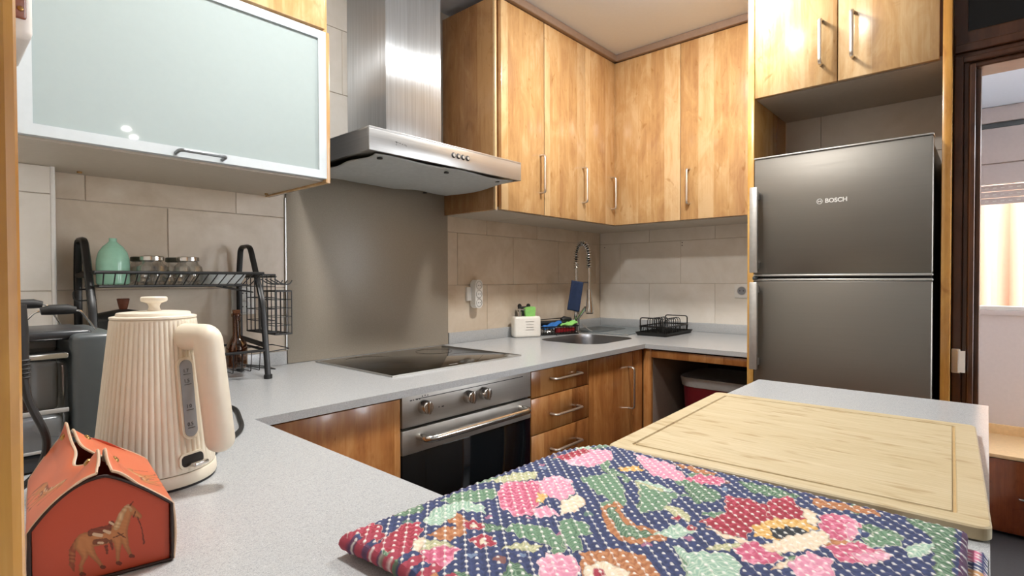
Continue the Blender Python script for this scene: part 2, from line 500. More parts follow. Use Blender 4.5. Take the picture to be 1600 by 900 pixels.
# gallery beyond the doorway: door frame, wall with window, soffit
fr = MB()
for a, b, d in ((0.0815, 0.058, 2.165), (0.060, 0.043, 2.178), (0.045, 0.030, 2.168), (0.032, 0.0165, 2.185)):
    fr.box(d, 2.30, b, a, 0, 1.845 + (0.0165 - b) * -1.0, 0.004)
for a, b, d in ((-0.90, -0.875, 2.165), (-0.877, -0.86, 2.178), (-0.862, -0.84, 2.185)):
    fr.box(d, 2.30, a, b, 0, 1.85, 0.004)
for z0, z1, d in ((1.85, 1.868, 2.185), (1.866, 1.884, 2.168), (1.882, 1.90, 2.178), (1.898, 1.925, 2.165), (1.923, 1.965, 2.18)):
    fr.box(d, 2.30, -0.90, 0.0815, z0, z1, 0.004)
fr.box(2.18, 2.30, 0.05, 0.0815, 1.96, H).box(2.18, 2.30, -0.90, -0.87, 1.96, H).box(2.18, 2.30, -0.90, 0.0815, H - 0.04, H)
door = struct('door_1', fr, M['walnut'])
MB().box(2.215, 2.225, -0.87, 0.05, 1.965, H - 0.04).build('transom_pane', M['blackgloss'], door)
struct('wall_gallery_side', MB().box(2.30, 3.80, 0.088, 0.10, 0, 2.4), M['whitewall'])
struct('wall_gallery_end', MB().box(2.30, 3.90, -1.5, -1.4, 0, 0.75), M['whitewall'])  # unseen end wall, kept low so sky light reaches the gallery
gw = MB().box(3.80, 3.90, -1.4, 0.10, 0, 1.044).box(3.80, 3.90, -1.4, 0.10, 1.80, 2.4)
gw.box(3.80, 3.90, -1.4, -1.2, 1.044, 1.80)
struct('wall_gallery', gw, M['whitewall'])
struct('ceiling_gallery', MB().box(2.30, 3.90, -1.4, 0.10, 2.40, 2.48).box(2.30, 3.80, -1.4, 0.10, 2.094, 2.104), M['ceil'])
struct('baseboard_gallery', MB().box(3.785, 3.80, -1.4, 0.10, 0.375, 0.43, 0.003), M['edge'])
w1 = struct('window_1', MB().box(3.79, 3.86, -1.2, 0.10, 1.030, 1.052, 0.003).box(3.82, 3.86, -1.2, -1.16, 1.05, 1.80).box(3.82, 3.86, 0.07, 0.10, 1.05, 1.80), M['white'])
MB().box(3.785, 3.80, -1.3, 0.10, 1.005, 1.03, 0.003).build('sill', M['whitewall'], w1)
MB().box(3.84, 3.845, -1.16, 0.07, 1.05, 1.62).build('pane', M['clearglass'], w1)
# roller shutter under the soffit
sh = thing('roller_shutter', (3.78, -0.55, 1.589), 'white roller shutter half lowered over the bright gallery window, its slats pierced', 'shutter')
MB().box(3.755, 3.80, -1.25, 0.10, 2.012, 2.092, 0.003).build('soffit_board', M['whitewall'], sh)
MB().box(3.77, 3.80, -1.25, 0.10, 1.985, 2.010, 0.003).build('track', M['machine'], sh)
MB().box(3.76, 3.80, -1.25, 0.10, 1.80, 1.982, 0.003).build('box_lid', M['whitewall'], sh)
MB().box(3.765, 3.80, -1.25, 0.10, 1.692, 1.797, 0.006).build('box_lid', M['whitewall'], sh)
for k in range(3):
    z = 1.657 - 0.0345 * k
    s = MB().box(3.800, 3.812, -1.2, 0.09, z + 0.001, z + 0.034, 0.005).build('slat', M['whitewall'], sh)
    d = MB()
    for i in range(40): d.box(3.7985, 3.8, -1.15 + i * 0.031, -1.135 + i * 0.031, z + 0.015, z + 0.020)
    o = d.build('slot', M['white'], s, smooth=False); o['kind'] = 'stuff'
# corrugated sheet wall across the light well
co = MB(); n = 160; vs = []
for i in range(n + 1):
    y = -3.2 + 4.8 * i / n
    x = 4.75 + 0.030 * math.sin(2 * PI * y / 0.15)
    vs += [(x, y, 0), (x, y, 2.2)]
co.add(vs, [(2 * i, 2 * i + 1, 2 * i + 3, 2 * i + 2) for i in range(n)])
co.box(4.80, 4.84, -3.2, 1.6, 0, 2.2)
M['sheet'] = plain('cream corrugated sheet', 'BF9C84', 0.6, 0, 0.03)
struct('exterior_wall', co, M['sheet'], smooth=True)

# lamps: round downlights set in the ceiling
def dome_lamp(x, y, label):
    """flush opal dome; the bulb's light leaves it in all directions"""
    t = thing('ceiling_lamp', (x, y, H - 0.045), label, 'ceiling light')
    MB().lathe([(0.001, 0.045), (0.098, 0.045), (0.100, 0.043), (0.100, 0.034), (0.096, 0.032), (0.001, 0.032)], (x, y, H - 0.0455), 40).build('base_ring', M['white'], t)
    MB().lathe([(0.092, 0.032), (0.088, 0.022), (0.070, 0.010), (0.040, 0.002), (0.001, 0.0)], (x, y, H - 0.045), 40, close=False).build('diffuser', M['dome'], t)
def downlight(x, y, watt, label, rad=0.05, group=None):
    t = thing('ceiling_downlight', (x, y, H - 0.012), label, 'ceiling light', group)
    MB().lathe([(rad, 0.0115), (rad + 0.018, 0.0115), (rad + 0.018, 0.004), (rad + 0.012, 0.0), (rad, 0.002)], (x, y, H - 0.012), 32, close=False).build('trim_ring', M['white'], t)
    MB().lathe([(0.001, 0.006), (rad, 0.006), (rad, 0.010), (0.001, 0.010)], (x, y, H - 0.012), 32).build('diffuser', M['lampglow'], t)
    ld = bpy.data.lights.new('lamp', 'AREA'); ld.shape = 'DISK'; ld.size = rad * 2; ld.energy = watt; ld.color = (1.0, 0.955, 0.89)
    lo = bpy.data.objects.new('lamp', ld); C.objects.link(lo); lo.parent = t; lo.location = (0, 0, -0.004)
dome_lamp(1.86, 0.80, 'round white ceiling lamp over the floor before the fridge and drawers')
dome_lamp(0.66, 0.82, 'round white ceiling lamp over the grey worktop by the kettle')
for x, y, w in ((1.14, -2.2, 'near the side wall'), (1.25, -2.46, 'just behind the side-wall one'), (-1.4, -1.1, 'unseen fill added at the far left'), (-1.4, -2.7, 'unseen fill added at the far left rear')):  # the two at the far left are added, unseen, as fill
    downlight(x, y, ROOM_W, 'round white ceiling downlight behind the kitchen, ' + w, 0.022, 'living room downlights')

# ================================================================ worktop
def slab(name, outer, holes, z0, z1, mat):
    bm = bmesh.new(); es = []
    for loop in [outer] + holes:
        vs = [bm.verts.new((x, y, z1)) for x, y in loop]
        es += [bm.edges.new((vs[i], vs[(i + 1) % len(vs)])) for i in range(len(vs))]
    r = bmesh.ops.triangle_fill(bm, use_beauty=True, use_dissolve=False, edges=es)
    top = [f for f in bm.faces]
    ex = bmesh.ops.extrude_face_region(bm, geom=top)
    for g in ex['geom']:
        if isinstance(g, bmesh.types.BMVert): g.co.z = z0
    mb = MB().frombm(bm)
    return mb
SX0, SX1, SY0, SY1 = 2.05, 2.47, 1.33, 1.685
sink_hole = [((SX0 + SX1) / 2 + x, (SY0 + SY1) / 2 + y) for x, y in rrect(SX1 - SX0, SY1 - SY0, 0.10, 8)]
outer = [(-0.16, WA), (-0.16, 0.505), (0.05, 0.505), (0.05, -0.005), (1.675, -0.005), (1.675, 0.506), (0.485, 0.506), (0.485, 1.18), (2.25, 1.18), (2.25, 0.682), (WB, 0.682), (WB, WA)]
wt = slab('worktop', outer, [sink_hole], 0.88, 0.90, M['quartz'])
worktop = thing('worktop', (1.2, 1.0, 0.88), 'pale grey speckled quartz worktop running round the kitchen and along the peninsula', 'worktop')
wt.build('slab', M['quartz'], worktop, smooth=False)
for b6 in ((1.655, WB, WA - 0.012, WA - 0.0005, 0.90, 0.952), (WB - 0.012, WB, 0.682, WA - 0.012, 0.90, 0.952), (0.25, 0.884, WA - 0.012, WA - 0.0005, 0.90, 0.948)):
    MB().box(*b6, 0.002).build('upstand', M['quartz'], worktop)

# sink bowl under the worktop
sk = thing('sink', (2.26, 1.50, 0.73), 'rounded stainless steel sink bowl set under the worktop below the tap', 'sink')
mb = MB(); vs = []; fs = []
rings = [(0.0, 0.898, 0.10), (-0.006, 0.88, 0.10), (-0.012, 0.76, 0.09), (-0.04, 0.735, 0.075), (-0.16, 0.73, 0.02)]
for off, z, r in rings:
    for x, y in rrect(SX1 - SX0 + 2 * off, SY1 - SY0 + 2 * off, max(0.012, min(r, (SY1 - SY0 + 2 * off) / 2 - 0.001)), 8):
        vs.append(((SX0 + SX1) / 2 + x, (SY0 + SY1) / 2 + y, z))
n = len(vs) // len(rings)
for i in range(len(rings) - 1):
    for k in range(n): fs.append((i * n + k, i * n + (k + 1) % n, (i + 1) * n + (k + 1) % n, (i + 1) * n + k))
fs.append(tuple((len(rings) - 1) * n + k for k in range(n)))
mb.add(vs, fs).build('bowl', M['sink'], sk)
MB().lathe([(0.001, 0.004), (0.03, 0.004), (0.038, 0.001), (0.038, 0.0)], (2.26, 1.505, 0.7305), 24).build('drain', M['chrome'], sk)

# splash panel behind the hob
sp = MB().box(0.889, 1.652, 1.872, WA + 0.002, 0.901, 1.66, 0.001)
tag(sp.build('splash_panel', M['splash']), 'tall grey textured splash panel on the wall behind the hob', 'panel')

# ================================================================ cabinets
def bar_handle(parent, p0, p1, out, r=0.0048, stand=0.030, flat=1.35, mat='nickel', name='handle'):
    p0, p1, o = Vector(p0), Vector(p1), Vector(out) * stand
    return MB().tube(arcpath([p0, p0 + o, p1 + o, p1], 0.016, 5), r, 8, flat=flat).build(name, M[mat], parent)

# --- wall cabinets on the back wall
def wallcab_back(x0, x1, label, inset=0.0):
    t = thing('wall_cabinet', ((x0 + x1) / 2, 1.72, 1.497), label, 'cabinet')
    MB().box(x0 + inset, x1, 1.566, WA - 0.001, 1.512, 2.394).build('body', M['wood_side'], t)
    MB().box(x0 + inset + 0.001, x1 - 0.001, 1.566, WA - 0.001, 1.497, 1.512).build('underside', M['under'], t)
    return t
t = wallcab_back(1.632, 1.962, 'wood wall cabinet beside the hood with a long brown side panel', 0.0185)
MB().box(1.632, 1.650, 1.56, WA - 0.001, 1.497, 2.394, 0.001).build('side_panel', M['wood_side'], t)
MB().box(1.632, 1.645, 1.548, 1.562, 1.497, 2.394, 0.004).build('edge_strip', M['edge'], t)
d = MB().box(1.668, 1.960, 1.545, 1.564, 1.500, 2.392, 0.0018).build('door', M['wood'], t)
bar_handle(d, (1.933, 1.545, 1.600), (1.933, 1.545, 1.772), (0, -1, 0))
t = wallcab_back(1.964, 2.302, 'wood wall cabinet between hood-side cabinet and corner cabinet, handle at its right')
d = MB().box(1.966, 2.300, 1.545, 1.564, 1.500, 2.392, 0.0018).build('door', M['wood'], t)
bar_handle(d, (2.278, 1.545, 1.592), (2.278, 1.545, 1.768), (0, -1, 0))
t = thing('wall_cabinet', (2.75, 1.5, 1.497), 'wood corner wall cabinet above the tap with two doors meeting at the inner corner', 'cabinet')
MB().box(2.304, WB - 0.001, 1.566, WA - 0.001, 1.512, 2.394).box(2.616, WB - 0.001, 1.168, 1.566, 1.512, 2.394).build('body', M['wood_side'], t)
MB().box(2.304, WB - 0.001, 1.566, WA - 0.001, 1.497, 1.512).box(2.616, WB - 0.001, 1.168, 1.566, 1.497, 1.512).build('underside', M['under'], t)
d = MB().box(2.304, 2.593, 1.545, 1.564, 1.500, 2.392, 0.0018).build('door', M['wood'], t)
bar_handle(d, (2.556, 1.545, 1.586), (2.556, 1.545, 1.757), (0, -1, 0))
MB().box(2.595, 2.614, 1.168, 1.563, 1.500, 2.392, 0.0018).build('door', M['wood'], t)
t = thing('wall_cabinet', (2.79, 0.93, 1.497), 'wood wall cabinet on the right wall next to the tall fridge panel', 'cabinet')
MB().box(2.616, WB - 0.001, 0.702, 1.165, 1.512, 2.394).build('body', M['wood_side'], t)
MB().box(2.616, WB - 0.001, 0.702, 1.165, 1.497, 1.512).build('underside', M['under'], t)
d = MB().box(2.595, 2.614, 0.702, 1.164, 1.500, 2.392, 0.0018).build('door', M['wood'], t)
bar_handle(d, (2.595, 1.121, 1.578), (2.595, 1.121, 1.752), (-1, 0, 0))

# --- glass-front cabinet, upper left, with a wooden cabinet over it
t = thing('glass_cabinet', (0.5, 1.66, 1.497), 'wall cabinet with a white framed frosted glass flap door above the dish rack', 'cabinet')
MB().box(0.10, 0.832, 1.482, WA - 0.001, 1.512, 1.935).build('body', M['edge'], t)
MB().box(0.10, 0.815, 1.482, WA - 0.001, 1.495, 1.512).build('underside', M['under'], t)
MB().box(0.817, 0.832, 1.468, WA - 0.001, 1.490, 1.935, 0.001).build('side_panel', M['wood'], t)
for x in (0.30, 0.80): MB().lathe([(0.001, 0), (0.006, 0), (0.006, 0.004), (0.001, 0.004)], (x, 1.83, 1.491), 12).build('screw_cap', M['brass'], t)
gx0, gx1, gz0, gz1, gy = 0.142, 0.816, 1.5, 1.93, 1.460
fm = MB()
b = 0.0235
def mitre(p):
    return [p]
o4 = [(gx0, gz0), (gx1, gz0), (gx1, gz1), (gx0, gz1)]
i4 = [(gx0 + b, gz0 + b), (gx1 - b, gz0 + b), (gx1 - b, gz1 - b), (gx0 + b, gz1 - b)]
Mxz = Matrix(((1, 0, 0, 0), (0, 0, 1, 0), (0, 1, 0, 0), (0, 0, 0, 1)))
for k in range(4):
    j = (k + 1) % 4
    q = MB().prism([o4[k], o4[j], i4[j], i4[k]], Mxz, gy, gy + 0.02)
    fm.add(q.v, q.f)
d = fm.build('flap_door', M['alu'], t, smooth=False)
MB().box(gx0 + b - 0.002, gx1 - b + 0.002, gy + 0.006, gy + 0.012, gz0 + b - 0.002, gz1 - b + 0.002).build('frosted_pane', M['frost'], d)
MB().tube(arcpath([(0.423, gy, 1.508), (0.423, gy - 0.030, 1.511), (0.527, gy - 0.030, 1.511), (0.527, gy, 1.508)], 0.012, 5), 0.0045, 8).build('handle', M['greysteel'], d)
t = thing('wall_cabinet', (0.5, 1.67, 1.937), 'wooden wall cabinet touching the ceiling above the glass flap cabinet', 'cabinet')
MB().box(0.10, 0.832, 1.482, WA - 0.001, 1.938, H - 0.003).build('body', M['wood'], t)
MB().box(0.142, 0.816, 1.462, 1.481, 1.940, H - 0.006, 0.0018).build('door', M['wood'], t)

# --- fridge housing
t = thing('fridge_housing', (2.3, 0.38, 0.0), 'tall wooden housing round the fridge with two top doors', 'cabinet')
MB().box(2.10, 2.514, 0.655, 0.678, 0, H - 0.002, 0.0012).build('side_panel', M['pine'], t)
MB().box(2.098, 2.514, 0.0835, 0.106, 0, H - 0.002, 0.0012).build('side_panel', M['pine'], t)
MB().box(2.125, 2.514, 0.108, 0.653, 1.872, 1.888).build('shelf', M['under'], t)
MB().box(2.125, 2.514, 0.108, 0.653, 1.889, H - 0.004).build('body', M['wood_side'], t)
d = MB().box(2.100, 2.119, 0.387, 0.653, 1.873, H - 0.006, 0.0018).build('door', M['wood'], t)
bar_handle(d, (2.10, 0.434, 1.940), (2.10, 0.434, 2.090), (-1, 0, 0))
d = MB().box(2.100, 2.119, 0.114, 0.384, 1.873, H - 0.006, 0.0018).build('door', M['wood'], t)
bar_handle(d, (2.10, 0.341, 1.940), (2.10, 0.341, 2.090), (-1, 0, 0))

# --- fridge
t = thing('fridge', (2.28, 0.38, 0.0), 'tall brushed steel two-door fridge standing in the wooden housing', 'fridge')
MB().box(2.115, 2.50, 0.128, 0.638, 0.03, 1.630, 0.004).build('body', M['machine_dark'], t)
MB().box(2.16, 2.48, 0.15, 0.62, 0.0, 0.03).build('foot', M['dark'], t)
d = MB().box(2.060, 2.110, 0.124, 0.642, 1.216, 1.636, 0.005, 2).build('upper_door', M['fridge'], t)
MB().box(2.058, 2.112, 0.123, 0.643, 1.6362, 1.642, 0.002).build('top_trim', M['fridge_trim'], d)
MB().box(2.058, 2.112, 0.123, 0.643, 1.2085, 1.2158, 0.002).build('bottom_trim', M['fridge_trim'], d)
h = MB().box(2.014, 2.029, 0.617, 0.644, 1.222, 1.530, 0.003).box(2.029, 2.060, 0.622, 0.640, 1.235, 1.26).box(2.029, 2.060, 0.622, 0.640, 1.49, 1.515).build('handle', M['fridge_trim'], d)
Mf = frame((2.0595, 0.4125, 1.4635), (0, -1, 0), (0, 0, 1))
text('brand_lettering', 'BOSCH', 0.0200, Mf, M['white'], d, 0.0006, 0.0006)
ring = MB()
ring.tube([(2.0592, 0.4285 + 0.0085 * math.cos(a), 1.4635 + 0.0085 * math.sin(a)) for a in [2 * PI * k / 24 for k in range(24)]], 0.0009, 6, closed=True)
ring.tube([(2.0592, 0.4285 - 0.0045, 1.4635 - 0.004), (2.0592, 0.4285 - 0.0045, 1.4635 + 0.004)], 0.0008, 6)
ring.tube([(2.0592, 0.4285 + 0.0045, 1.4635 - 0.004), (2.0592, 0.4285 + 0.0045, 1.4635 + 0.004)], 0.0008, 6)
ring.tube([(2.0592, 0.4285 - 0.0045, 1.4635), (2.0592, 0.4285 + 0.0045, 1.4635)], 0.0011, 6)
ring.build('brand_emblem', M['white'], d)
MB().box(2.070, 2.112, 0.126, 0.640, 1.2005, 1.208).build('door_gap', M['dark'], t)
MB().box(2.052, 2.075, 0.628, 0.645, 1.196, 1.209, 0.003).build('hinge', M['machine'], t)
d = MB().box(2.060, 2.110, 0.124, 0.642, 0.08, 1.192, 0.005, 2).build('lower_door', M['fridge'], t)
MB().box(2.058, 2.112, 0.123, 0.643, 1.1925, 1.2000, 0.002).build('top_trim', M['fridge_trim'], d)
MB().box(2.014, 2.029, 0.617, 0.644, 0.872, 1.188, 0.003).box(2.029, 2.060, 0.622, 0.640, 0.885, 0.91).box(2.029, 2.060, 0.622, 0.640, 1.15, 1.175).build('handle', M['fridge_trim'], d)

# --- base units
t = thing('base_cabinet', (0.68, 1.5, 0.0), 'wooden base cabinet left of the oven below the hob worktop', 'cabinet')
MB().box(0.487, 0.884, 1.222, 1.86, 0.10, 0.878).build('body', M['carcass'], t)
MB().box(0.487, 0.884, 1.26, 1.86, 0.0, 0.10).build('plinth', M['walnut'], t)
MB().box(0.492, 0.883, 1.200, 1.219, 0.105, 0.872, 0.0018).build('door', M['wood_shaded'], t)
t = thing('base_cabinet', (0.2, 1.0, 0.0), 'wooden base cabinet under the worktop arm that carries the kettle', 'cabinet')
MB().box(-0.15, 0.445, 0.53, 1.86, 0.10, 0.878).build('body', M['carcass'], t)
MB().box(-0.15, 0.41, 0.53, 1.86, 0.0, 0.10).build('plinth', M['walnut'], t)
MB().box(0.446, 0.465, 0.53, 1.195, 0.105, 0.872, 0.0018).build('side_panel', M['wood_shaded'], t)
t = thing('base_cabinet', (0.9, 0.25, 0.0), 'wooden cabinet carrying the peninsula worktop under quilt and board', 'cabinet')
MB().box(0.10, 1.645, 0.03, 0.478, 0.10, 0.878).build('body', M['carcass'], t)
MB().box(0.12, 1.62, 0.05, 0.46, 0.0, 0.10).build('plinth', M['walnut'], t)
for k in range(3):
    MB().box(0.50 + 0.382 * k, 0.879 + 0.382 * k, 0.479, 0.497, 0.105, 0.872, 0.0018).build('door', M['carcass'], t)
MB().box(1.646, 1.664, 0.012, 0.498, 0.0, 0.878, 0.0018).build('side_panel', M['wood_shaded'], t)

# oven
t = thing('oven', (1.17, 1.5, 0.10), 'built-in steel oven with three knobs and a dark glass door', 'oven')
MB().box(0.892, 1.440, 1.225, 1.80, 0.12, 0.876).build('body', M['dark'], t)
cp = MB().box(0.889, 1.4435, 1.200, 1.224, 0.788, 0.878, 0.0015).build('control_panel', M['steel_oven'], t)
MB().box(0.935, 1.400, 1.1993, 1.2003, 0.8625, 0.8648).build('engraved_line', M['ink'], cp)
mk = MB()
for i, (x, w, z) in enumerate(((0.916, 0.007, 0.861), (0.926, 0.004, 0.861), (0.938, 0.005, 0.8605), (0.948, 0.004, 0.8605), (0.958, 0.004, 0.867), (0.968, 0.003, 0.868), (0.978, 0.003, 0.867), (1.020, 0.003, 0.825), (1.032, 0.008, 0.8245))):
    MB().box(x, x + w, 1.1993, 1.2002, z, z + 0.003).build('printed_mark', M['ink'], cp, smooth=False)
for x in (0.963, 1.138, 1.204):
    k = MB().lathe([(0.001, 0.026), (0.0165, 0.026), (0.0185, 0.023), (0.0195, 0.004), (0.0205, 0.0), (0.001, 0.0)], (0, 0, 0), 32, M=frame((x, 1.200, 0.838), (1, 0, 0), (0, 0, 1))).build('knob', M['chrome'], t)
    MB().box(x - 0.003, x + 0.003, 1.168, 1.180, 0.820, 0.857, 0.002).build('grip', M['chrome'], k)
dr = MB().box(0.889, 1.4435, 1.200, 1.222, 0.712, 0.780, 0.0015).build('door_band', M['steel_oven'], t)
MB().tube(arcpath([(0.945, 1.200, 0.757), (0.945, 1.150, 0.757), (1.385, 1.150, 0.757), (1.385, 1.200, 0.757)], 0.03, 6), 0.0105, 12, flat=1.0).build('handle', M['chrome'], dr)
MB().box(0.890, 1.4425, 1.202, 1.222, 0.30, 0.711, 0.001).build('glass_door', M['ovenglass'], t)
MB().box(0.889, 1.4435, 1.202, 1.222, 0.105, 0.298, 0.0018).build('lower_front', M['wood_shaded'], t)

# hob
hb = thing('induction_hob', (1.277, 1.6, 0.900), 'flat black glass hob set in the worktop above the oven', 'hob')
MB().box(0.976, 1.578, 1.365, 1.832, 0.9003, 0.9045, 0.0012).build('glass_plate', M['blackgloss'], hb)
MB().box(0.973, 0.9755, 1.363, 1.834, 0.9003, 0.9055).box(1.5785, 1.581, 1.363, 1.834, 0.9003, 0.9055).box(0.973, 1.581, 1.3625, 1.3645, 0.9003, 0.9052).build('steel_rim', M['steel_oven'], hb)
M['zone'] = plain('grey zone print', '1E1C19', 0.1)
for x, y, r in ((1.12, 1.49, 0.075), (1.12, 1.71, 0.09), (1.43, 1.71, 0.075), (1.43, 1.49, 0.10)):
    MB().tube([(x + r * math.cos(2 * PI * k / 40), y + r * math.sin(2 * PI * k / 40), 0.9043) for k in range(40)], 0.0003, 4, closed=True).build('zone_ring', M['zone'], hb)
MB().box(1.235, 1.275, 1.392, 1.400, 0.9042, 0.9047).build('touch_mark', M['fridge_trim'], hb)

# drawers
t = thing('drawer_cabinet', (1.63, 1.5, 0.0), 'wooden drawer unit right of the oven with three satin handles', 'cabinet')
MB().box(1.447, 1.810, 1.222, 1.86, 0.10, 0.878).build('body', M['carcass'], t)
MB().box(1.447, 1.810, 1.26, 1.86, 0.0, 0.10).build('plinth', M['walnut'], t)
for z0, z1, hz in ((0.7775, 0.8725, 0.836), (0.6445, 0.7745, 0.7045), (0.425, 0.6415, 0.5745), (0.105, 0.422, 0.33)):
    d = MB().box(1.447, 1.810, 1.200, 1.219, z0, z1, 0.0018).build('drawer', M['wood_shaded'], t)
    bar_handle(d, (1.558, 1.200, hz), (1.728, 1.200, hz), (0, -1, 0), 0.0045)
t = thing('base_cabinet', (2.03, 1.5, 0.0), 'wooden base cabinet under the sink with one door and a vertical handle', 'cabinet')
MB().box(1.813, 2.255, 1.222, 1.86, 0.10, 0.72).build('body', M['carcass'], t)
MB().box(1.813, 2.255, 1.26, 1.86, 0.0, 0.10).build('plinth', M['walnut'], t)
d = MB().box(1.813, 2.168, 1.200, 1.219, 0.105, 0.8725, 0.0018).build('door', M['wood_shaded'], t)
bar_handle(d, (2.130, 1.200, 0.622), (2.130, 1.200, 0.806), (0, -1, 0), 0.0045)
MB().box(2.171, 2.262, 1.200, 1.219, 0.105, 0.8725, 0.0018).build('corner_stile', M['wood_shaded'], t)
# open bay on the right wall
t = thing('open_bay', (2.6, 0.93, 0.0), 'open wooden bay under the right worktop holding the bin', 'cabinet')
MB().box(2.265, 2.284, 1.158, 1.198, 0.0, 0.878, 0.0018).build('stile', M['wood_shaded'], t)
MB().box(2.265, 2.284, 0.680, 1.158, 0.838, 0.872, 0.0018).build('apron', M['wood_shaded'], t)
MB().box(2.285, 2.95, 1.158, 1.176, 0.0, 0.878).build('side_panel', M['carcass'], t)
MB().box(2.94, 2.955, 0.682, 1.157, 0.0, 0.878).build('back_panel', M['dark'], t)
bn = thing('waste_bin', (2.56, 0.92, 0.0), 'burgundy bin with a pale grey lid inside the open bay', 'bin')
def rloft(rings):
    vs = []; fs = []; n = None
    for cx, cy, w, h, r, z in rings:
        p = rrect(w, h, r, 6); n = len(p)
        vs += [(cx + x, cy + y, z) for x, y in p]
    for i in range(len(rings) - 1):
        for k in range(n): fs.append((i * n + k, i * n + (k + 1) % n, (i + 1) * n + (k + 1) % n, (i + 1) * n + k))
    fs += [tuple(range(n))[::-1], tuple((len(rings) - 1) * n + k for k in range(n))]
    return MB().add(vs, fs)
rloft([(2.56, 0.905, 0.28, 0.30, 0.07, 0.0), (2.56, 0.905, 0.34, 0.365, 0.09, 0.70)]).build('body', M['binred'], bn)
rloft([(2.56, 0.905, 0.35, 0.375, 0.09, 0.70), (2.56, 0.905, 0.365, 0.39, 0.095, 0.735), (2.56, 0.905, 0.36, 0.385, 0.095, 0.742), (2.56, 0.905, 0.30, 0.32, 0.08, 0.735), (2.56, 0.905, 0.26, 0.28, 0.07, 0.728)]).build('lid', M['binlid'], bn)

# ================================================================ hood
t = thing('range_hood', (1.265, 1.62, 1.57), 'brushed steel chimney hood over the hob with a grey filter sheet', 'hood')
MB().box(1.140, 1.400, 1.622, WA - 0.001, 1.667, 2.33, 0.002).build('chimney', M['steel'], t)
MB().box(1.143, 1.397, 1.625, WA - 0.001, 2.331, H - 0.002, 0.002).build('chimney_sleeve', M['steel'], t)
bx = MB()
bx.box(0.916, 1.616, 1.390, WA - 0.001, 1.660, 1.6665, 0.001)
bx.box(0.916, 1.616, 1.390, 1.400, 1.594, 1.660, 0.001).box(0.916, 0.926, 1.40, WA - 0.001, 1.594, 1.660).box(1.606, 1.616, 1.40, WA - 0.001, 1.594, 1.660)
bx.build('canopy', M['steel_h'], t)
MB().box(0.927, 1.605, 1.401, WA - 0.012, 1.600, 1.606).build('filter_panel', M['steel_oven'], t)
# loose filter sheet held by magnets, sagging at the back, with a wavy cut edge
sv = []; sf = []; nx, ny = 60, 30
random.seed(3)
for j in range(ny + 1):
    for i in range(nx + 1):
        u, v = i / nx, j / ny
        x0 = 0.945 - 0.02 * v + 0.012 * math.sin(7 * v + 1) * (1 - v) + 0.008 * math.sin(17 * v)
        x1 = 1.595 - 0.006 * math.sin(9 * v)
        x = x0 + (x1 - x0) * u
        y0 = 1.430 - 0.012 + 0.004 * math.sin(11 * u); y1 = 1.83 + 0.010 * math.sin(5 * u) + 0.006 * math.sin(23 * u)
        y = y0 + (y1 - y0) * v
        z = 1.592 - 0.020 * math.sin(PI * min(1, v * 1.0)) ** 1.0 * (0.6 + 0.4 * math.sin(PI * u)) - 0.012 * v + 0.003 * math.sin(13 * u + 4 * v)
        sv.append((x, y, z))
for j in range(ny):
    for i in range(nx):
        a = j * (nx + 1) + i; sf.append((a, a + 1, a + nx + 2, a + nx + 1))
o = MB().add(sv, sf).build('filter_sheet', M['paperfilter'], t, ang=80)
md = o.modifiers.new('thickness', 'SOLIDIFY'); md.thickness = 0.002
for x, y, z in ((0.990, 1.445, 1.586), (1.27, 1.445, 1.582), (1.535, 1.445, 1.586), (1.46, 1.80, 1.572)):
    MB().lathe([(0.001, 0.003), (0.008, 0.003), (0.009, 0.002), (0.009, -0.001), (0.001, -0.001)], (x, y, z), 16).build('magnet', M['rubber'], t)
for k in range(4):
    x = 1.255 + 0.0225 * k
    b_ = MB().lathe([(0.001, 0.004), (0.0062, 0.004), (0.0075, 0.002), (0.0085, 0.0), (0.001, 0.0)], (0, 0, 0), 20, M=frame((x, 1.390, 1.634), (1, 0, 0), (0, 0, 1))).build('button', M['fridge_trim'], t)
    MB().lathe([(0.0058, 0.0047), (0.0080, 0.0034), (0.0098, 0.0005), (0.0058, 0.0005)], (0, 0, 0), 20, M=frame((x, 1.390, 1.634), (1, 0, 0), (0, 0, 1)), close=False).build('button_ring', M['ink'], b_)
lg = MB()
for x, z, w, h in ((1.010, 1.6375, 0.012, 0.0012), (1.014, 1.634, 0.0014, 0.006), (1.012, 1.629, 0.004, 0.0012), (1.026, 1.636, 0.005, 0.0014), (1.036, 1.6345, 0.004, 0.0014), (1.045, 1.634, 0.007, 0.0012), (1.052, 1.630, 0.0012, 0.004)):
    lg.box(x, x + w, 1.3893, 1.3903, z - 0.004, z - 0.004 + h)
lg.build('brand_mark', M['ink'], t, smooth=False)

# ================================================================ objects
def colour_mesh(name, V, F, cols, mat, parent=None, smooth=True):
    """mesh from arrays with a printed colour per vertex"""
    off = parent.location if parent is not None else Vector((0, 0, 0))
    if parent is None:
        base = Vector((float(V[:, 0].mean()), float(V[:, 1].mean()), float(V[:, 2].min())))
    else: base = Vector((0, 0, 0))
    me = bpy.data.meshes.new(name)
    me.from_pydata((V - np.array(off + base)).tolist(), [], F.tolist() if hasattr(F, 'tolist') else F)
    a = me.color_attributes.new('print', 'FLOAT_COLOR', 'POINT')
    c4 = np.ones((len(V), 4), dtype=np.float32); c4[:, :3] = cols
    a.data.foreach_set('color', c4.ravel())
    me.materials.append(mat)
    if smooth: me.polygons.foreach_set('use_smooth', [True] * len(me.polygons))
    o = bpy.data.objects.new(name, me); C.objects.link(o); o.location = base; o.parent = parent
    return o
def L3(h): return np.array(lin(h)[:3])
